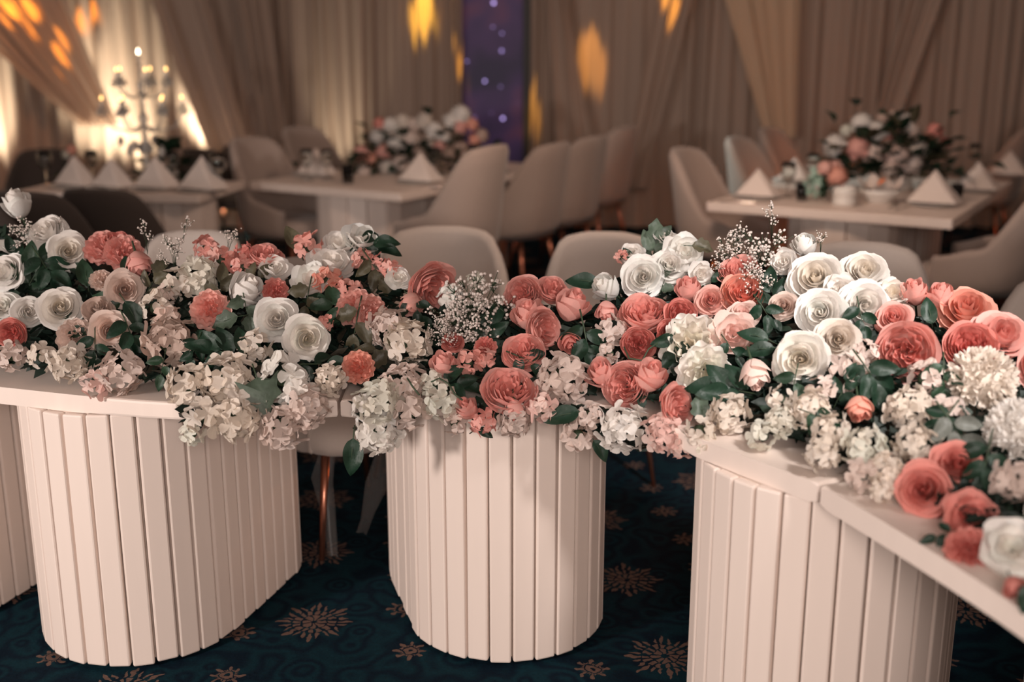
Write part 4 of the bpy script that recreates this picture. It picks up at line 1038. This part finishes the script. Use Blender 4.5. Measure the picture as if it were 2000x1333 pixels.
SPR = [
(20, 500, 70, 100, 4, 'd', 'dark leaf spray at the far left edge'), (75, 520, 110, 60, 6, 'm', 'big dark green leaf spray left of the round white rose'), (95, 545, 90, -60, 5, 'd', 'dark leaf spray hanging above the row of three white roses'),
(158, 648, 48, 15, 1, 'd', 'single dark leaf over the blush ruffled carnation'), (262, 612, 60, -60, 1, 'd', 'dark oval leaf under the blush cream rose'), (215, 590, 70, 160, 3, 'm', 'leaves between the two blush roses'),
(170, 530, 60, 100, 1, 'm', 'pointed green leaf left of the small blush flower'), (250, 516, 40, 95, 1, 'd', 'thin dark leaf crossing the left coral group'), (255, 670, 80, -70, 5, 'd', 'dark leaf spray right of the deep-hearted blush rose'),
(180, 700, 70, -90, 4, 'd', 'dark leaves above the left tabletop hydrangeas'), (310, 735, 60, -100, 3, 'm', 'green leaves hanging under the brown-pink hydrangea'), (300, 545, 70, 60, 4, 'o', 'olive leaves right of the left coral group'),
(430, 560, 80, 80, 4, 'o', 'olive leaves behind the pink carnation'), (480, 620, 70, -80, 3, 'g', 'grey-green leaf trio under the large white bud'), (440, 625, 56, 200, 1, 'g', 'grey-green leaf below the pink carnation'),
(500, 545, 70, 40, 3, 'o', 'olive leaves between the white bud and the loose white flower'), (420, 690, 110, 170, 6, 'd', 'dark leaf spray left of the cream hydrangea florets'), (574, 462, 58, 115, 1, 'o', 'single brown leaf standing up on the left crest'),
(640, 595, 90, 160, 5, 'm', 'leaf spray above the lower round white rose'), (595, 600, 70, -100, 3, 'o', 'olive leaves between the two round white roses'), (735, 487, 90, -20, 5, 'd', 'dark leaf spray right of the crest peonies'),
(742, 545, 80, -60, 5, 'o', 'brown leaf spray over the beige hydrangea'), (690, 655, 90, -100, 3, 'o', 'broad olive leaves under the pink carnation pair'), (632, 716, 84, 0, 3, 'd', 'long dark leaf under the lower round white rose'),
(515, 775, 84, -75, 1, 'g', 'grey-green ivy leaf in the middle of the hanging bunch'), (370, 700, 60, -110, 4, 'd', 'dark leaves above the left end of the hanging bunch'), (688, 890, 74, -95, 1, 'd', 'long dark leaf hanging down beside the middle pedestal'),
(735, 690, 80, 180, 3, 'o', 'olive leaves beside the coral carnation with fringed tips'), (900, 760, 90, -10, 5, 'd', 'dark leaves under the bright pink florets'), (960, 640, 90, 70, 5, 'd', 'dark leaves between gypsophila and coral group'),
(1096, 808, 74, 190, 1, 'd', 'dark leaf resting at the top of the middle pedestal'), (1137, 546, 66, 170, 1, 'd', 'glossy dark leaf above the tall coral bud'), (1150, 690, 100, -80, 5, 'd', 'dark leaf spray left of the lower coral trio'),
(960, 826, 60, 30, 3, 'd', 'dark leaves beside the low hanging coral bud'), (1282, 478, 84, 80, 6, 'g', 'grey-green leaf spray on top of the raised white cluster'), (1238, 512, 52, 120, 2, 'd', 'dark leaf pair left in the raised white cluster'),
(1302, 545, 52, 70, 2, 'g', 'grey leaves in front of the raised white cluster'), (1390, 556, 60, 20, 2, 'd', 'dark leaves between coral bud and bright coral rose'), (1372, 482, 44, -10, 1, 'o', 'olive leaf tip right of the raised white cluster'),
(1470, 652, 62, 160, 1, 'd', 'broad dark leaf over the pale pink peony'), (1480, 680, 62, 185, 1, 'd', 'broad dark leaf, lower one over the pale pink peony'), (1512, 566, 84, 95, 5, 'd', 'dark leaf spray left of the bright white cluster'),
(1508, 628, 70, -60, 4, 'd', 'dark leaves under the small dusty pink rose'), (1420, 765, 130, 170, 7, 'd', 'dark leaf spray under the ruffled cream blossom'), (1320, 700, 80, -90, 4, 'd', 'dark leaves left of the ruffled cream peony'),
(1172, 878, 50, -60, 1, 'd', 'dark leaf hanging at the right rim of the middle pedestal'), (1368, 792, 56, 100, 1, 'g', 'grey-green leaf right of the lone coral rose'), (1552, 772, 70, -100, 3, 'm', 'green leaves directly under the big round white rose'),
(1690, 640, 70, -80, 4, 'd', 'dark leaves left above the biggest garden rose'), (1812, 604, 56, 100, 1, 'd', 'dark leaf between the coral buds on the right crest'), (1720, 760, 100, -60, 6, 'd', 'dark leaf spray right of the small coral flower'),
(1840, 850, 90, -120, 5, 'd', 'dark leaves above the red coral roses'), (1890, 870, 110, -60, 5, 's', 'grey dusty leaves over the red coral roses'), (1930, 935, 110, -100, 5, 'd', 'dark leaves left of the pinkish hydrangea at the edge'),
(1850, 760, 80, -90, 4, 'm', 'green leaves left of the cream pompom'), (1620, 830, 70, -30, 4, 'm', 'leaves among the hydrangeas by the tabletop joint'), (1838, 1058, 60, 200, 3, 'd', 'thin dark leaves lying on the right tabletop'),
(1994, 1165, 60, -100, 1, 'd', 'dark leaf over the rim in the lower right corner'), (1660, 755, 70, 60, 4, 'd', 'dark leaves above the small coral flower'), (1050, 720, 80, -30, 4, 'd', 'dark leaves under the half-hidden garden rose'),
(820, 620, 70, -60, 4, 'd', 'dark leaves under the soft pink bud'), (1440, 700, 60, -60, 3, 'd', 'dark leaves behind the drooping pale pink flower')]
for s in SPR: spray(*s, kind=('ivy' if 'ivy' in s[6] else None), back=(-.012 if s[4] == 1 else .02))
# curling tendrils
for lb, pts in [('curling green tendril left over the beige hydrangea', [(762, 725), (775, 718), (795, 722), (810, 745), (822, 760)]), ('curling green tendril under the upright coral bud', [(845, 735), (860, 728), (878, 738), (890, 758), (905, 770)]),
                ('dark curling tendril by the shaded deep coral rose', [(1215, 668), (1225, 690), (1250, 694), (1262, 672), (1280, 660)])]:
    P = [mound(x, y)+Vector((0, -.05, 0)) for x, y in pts]; o = obj('tendril', tube('tendril', P, .0022, M['stem'], 6)); tag(o, lb, 'tendril', 'green tendrils in the garland')

# ---------------------------------------------------------------- dense filler greenery under the flowers
TOPS = [(-80, 420), (0, 425), (50, 450), (160, 490), (290, 500), (400, 500), (560, 515), (600, 510), (700, 490), (760, 520), (800, 580), (1000, 580), (1100, 585), (1160, 590), (1210, 530), (1280, 490), (1380, 525), (1450, 540), (1540, 520), (1600, 520), (1740, 590), (1800, 600), (1900, 620), (2000, 680), (2080, 700)]
BOTS = [(-80, 700), (0, 705), (120, 725), (260, 735), (340, 735), (370, 800), (560, 800), (610, 765), (660, 705), (690, 740), (720, 830), (770, 820), (850, 760), (940, 790), (1050, 780), (1130, 810), (1200, 845), (1330, 840), (1420, 820), (1560, 850), (1640, 900), (1750, 950), (1850, 1010), (1930, 1070), (2080, 1120)]
def filler(label, x0, x1, n, sd):
    rnd = random.Random(sd); V, Fc = [], []; mi = []
    for _ in range(n):
        px = rnd.uniform(x0, x1); a, b = pl(TOPS, px)+14, pl(BOTS, px)-6; py = rnd.uniform(a, b)
        dpt = rnd.uniform(.035, .15); P = mound(px, py); P = P+ray(px, py).normalized()*dpt+Vector((0, 0, -.01))
        on = pl(EDGE_PX, px)-py > 12
        if on and P.z < .775: P.z = .775+rnd.random()*.02
        if not on and P.y > pl(_edgeY, px)-.012: P.y = pl(_edgeY, px)-.014
        s = rnd.uniform(.018, .036); q = Matrix.Rotation(rnd.random()*6.28, 3, 'Z')@Matrix.Rotation(rnd.uniform(-1.2, 1.2), 3, 'X')@Matrix.Rotation(rnd.uniform(-.9, .9), 3, 'Y')
        o = len(V)
        for c in ((-1, 0, 0), (-.3, .42, .1), (.4, .38, .08), (1.1, 0, -.1), (.4, -.38, .08), (-.3, -.42, .1), (0, 0, -.04)): V.append(P+q@Vector(c)*s)
        for i in range(6): Fc.append((o+6, o+i, o+(i+1) % 6))
        mi += [rnd.choice((0, 0, 0, 1, 2))]*6
    me = mesh_from('foliage_filler', V, Fc, FMATS, True); me.polygons.foreach_set('material_index', mi)
    o = obj('foliage_filler', me); tag(o, label, 'greenery', kind='stuff')
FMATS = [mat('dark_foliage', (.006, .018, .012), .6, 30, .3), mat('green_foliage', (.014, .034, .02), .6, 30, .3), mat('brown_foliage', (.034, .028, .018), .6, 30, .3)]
filler('dark green filler foliage packed under the flowers of the left table section', -90, 655, 3400, 1)
filler('dark green filler foliage packed under the flowers of the middle section', 655, 1440, 3400, 2)
filler('dark green filler foliage packed under the flowers of the right section', 1440, 2085, 3600, 3)

# ---------------------------------------------------------------- rear centrepieces: one arrangement each
def simple_bloom(sd, pts=9):
    """a single connected ruffled ball of spiralling petals for blurred distant flowers"""
    rnd = random.Random(sd); vs, fs = [], []; nt, nz = 30, 9
    for j in range(nz+1):
        v = j/nz
        for i in range(nt):
            th = 2*math.pi*i/nt; r = math.sin(min(1, v*1.15)*math.pi*.5)**.8; z = math.cos(v*math.pi*.62)
            k = 1+.15*math.sin(5*th+j*2.1+sd)+.12*(1 if j % 2 else -1)
            vs.append((r*k*math.cos(th), r*k*math.sin(th), z*.75*(1+.08*(j % 2))))
    for j in range(nz):
        for i in range(nt):
            q = (i+1) % nt; fs.append((j*nt+i, j*nt+q, (j+1)*nt+q, (j+1)*nt+i))
    return mesh_from('rose', vs, fs, M['petal'])
BL = [simple_bloom(k) for k in range(3)]
def centrepiece(label, base, blooms, leaves, vase_r=.10, sd=1):
    rnd = random.Random(sd); b = on_table(*base)
    t = thing('flower_centrepiece', label, 'centrepiece', (b.x, b.y, .7505), 0, 'flower centrepieces on the rear tables')
    obj('vase', lathe('vase', [(0, 0), (vase_r, 0), (vase_r*1.1, .03), (vase_r*.9, .08), (vase_r*.8, .08), (vase_r*.9, .02), (0, .02)], M['china'], 20), t)
    inv = Vector((b.x, b.y, .7505))
    for px, py, w, c, dy in blooms:
        P = at_y(px, py, b.y+dy); R = w/2*depth(P)/F; n = ((P-inv-Vector((0, 0, .05)))*2.5-ray(px, py).normalized()*.7+Vector((0, 0, .2))).normalized()
        o = obj('rose', rnd.choice(BL), t, Matrix.Translation(P-inv-n*R*.3)@frame_from(n, rnd.random()*6)@Matrix.Scale(R, 4), PAL[c][0])
    for k in range(leaves[0]):
        px = rnd.gauss(0, .5)*leaves[3]+leaves[1]; py = leaves[2]-abs(rnd.gauss(0, .45))*leaves[4]+leaves[4]*.25
        P = at_y(px, py, b.y+rnd.uniform(-.16, .12)); s = rnd.uniform(.08, .14); n = (P-inv).normalized()
        o = obj('leaf', LEAVES[rnd.choice((0, 2))], t, Matrix.Translation(P-inv)@(n+Vector((rnd.uniform(-.8, .8), rnd.uniform(-1, .3), rnd.uniform(-.5, .5)))).to_track_quat('X', 'Z').to_matrix().to_4x4()@Matrix.Scale(s, 4), LC[rnd.choice('dddmo')])
    return t
centrepiece('big flower centrepiece of white, peach and coral roses on the right table', (1745, 372), [(1680, 235, 40, 'W', 0), (1708, 252, 42, 'W', -.04), (1625, 280, 42, 'W', -.02), (1650, 252, 24, 'G', .02), (1672, 285, 40, 'C', -.1), (1703, 292, 40, 'U', -.08),
 (1770, 232, 34, 'W', 0), (1780, 250, 36, 'U', 0), (1755, 300, 42, 'N', -.12), (1785, 315, 38, 'E', -.1), (1795, 288, 40, 'K', -.05), (1740, 318, 30, 'N', -.12), (1735, 332, 36, 'U', -.14), (1830, 250, 30, 'D', .05), (1815, 268, 26, 'T', .05), (1850, 275, 24, 'D', .1),
 (1735, 255, 30, 'D', .02), (1722, 228, 26, 'B', .05), (1745, 222, 26, 'B', .06), (1830, 300, 26, 'B', .05), (1690, 268, 30, 'K', .02), (1760, 270, 26, 'G', .02), (1612, 330, 28, 'L', -.15), (1628, 325, 26, 'L', -.15), (1720, 300, 26, 'C', 0), (1805, 330, 26, 'B', -.02)],
 (190, 1745, 320, 115, 110), sd=3)
ps = thing('flower_posy', 'small coral rose posy in front of the big centrepiece on the right table', 'posy', tuple(on_table(1618, 396)-Vector((0, 0, -.0005))))
inv = ps.location
for px, py, w, c in [(1635, 345, 38, 'T'), (1612, 328, 26, 'L')]:
    P = at_y(px, py, inv.y); obj('rose', BL[0], ps, Matrix.Translation(P-inv)@frame_from(Vector((0, -.9, .4)).normalized(), 1)@Matrix.Scale(w/2*depth(P)/F, 4), PAL[c][0])
for k in range(14):
    obj('leaf', LEAVES[0], ps, Matrix.Translation((random.uniform(-.05, .03), random.uniform(-.03, .03), .02+.007*k))@Matrix.Rotation(random.random()*6, 4, 'Z')@Matrix.Rotation(-.9, 4, 'Y')@Matrix.Scale(.07, 4), LC['m'])
centrepiece('wide low centrepiece of white and red roses on the middle table', (815, 335), [(700, 298, 30, 'C', -.1), (745, 296, 28, 'C', -.1), (722, 310, 22, 'T', -.12), (735, 262, 34, 'W', -.02), (760, 240, 34, 'W', 0), (785, 232, 30, 'K', .02), (808, 238, 32, 'E', .03), (830, 230, 32, 'K', 0), (738, 238, 24, 'D', 0),
 (850, 250, 34, 'W', -.02), (868, 262, 30, 'W', -.02), (905, 218, 36, 'W', .02), (885, 232, 32, 'W', .02), (902, 245, 26, 'C', 0), (925, 240, 26, 'T', .02), (862, 285, 24, 'C', -.06), (800, 268, 38, 'E', -.05), (770, 275, 34, 'W', -.06), (945, 262, 26, 'B', .04), (930, 272, 24, 'T', .02),
 (880, 300, 30, 'B', -.08), (780, 320, 34, 'E', -.14), (750, 328, 30, 'W', -.15), (820, 300, 30, 'B', -.1), (835, 280, 30, 'K', -.04), (705, 335, 26, 'E', -.16), (905, 290, 34, 'B', 0)],
 (240, 815, 335, 150, 95), vase_r=.12, sd=5)
centrepiece('dark leafy centrepiece on the left table below the candelabra', (330, 352), [(345, 300, 22, 'B', 0), (318, 318, 20, 'B', 0), (300, 325, 18, 'E', 0)], (60, 325, 345, 55, 60), vase_r=.06, sd=6)
centrepiece('small red flower posy at the far left of the left table', (140, 352), [(140, 290, 18, 'T', 0), (148, 317, 22, 'T', 0), (128, 300, 16, 'G', 0)], (14, 140, 345, 18, 50), vase_r=.04, sd=7)
print('objects', len(bpy.data.objects), 'unique tris', sum(len(p.vertices)-2 for m in bpy.data.meshes for p in m.polygons))
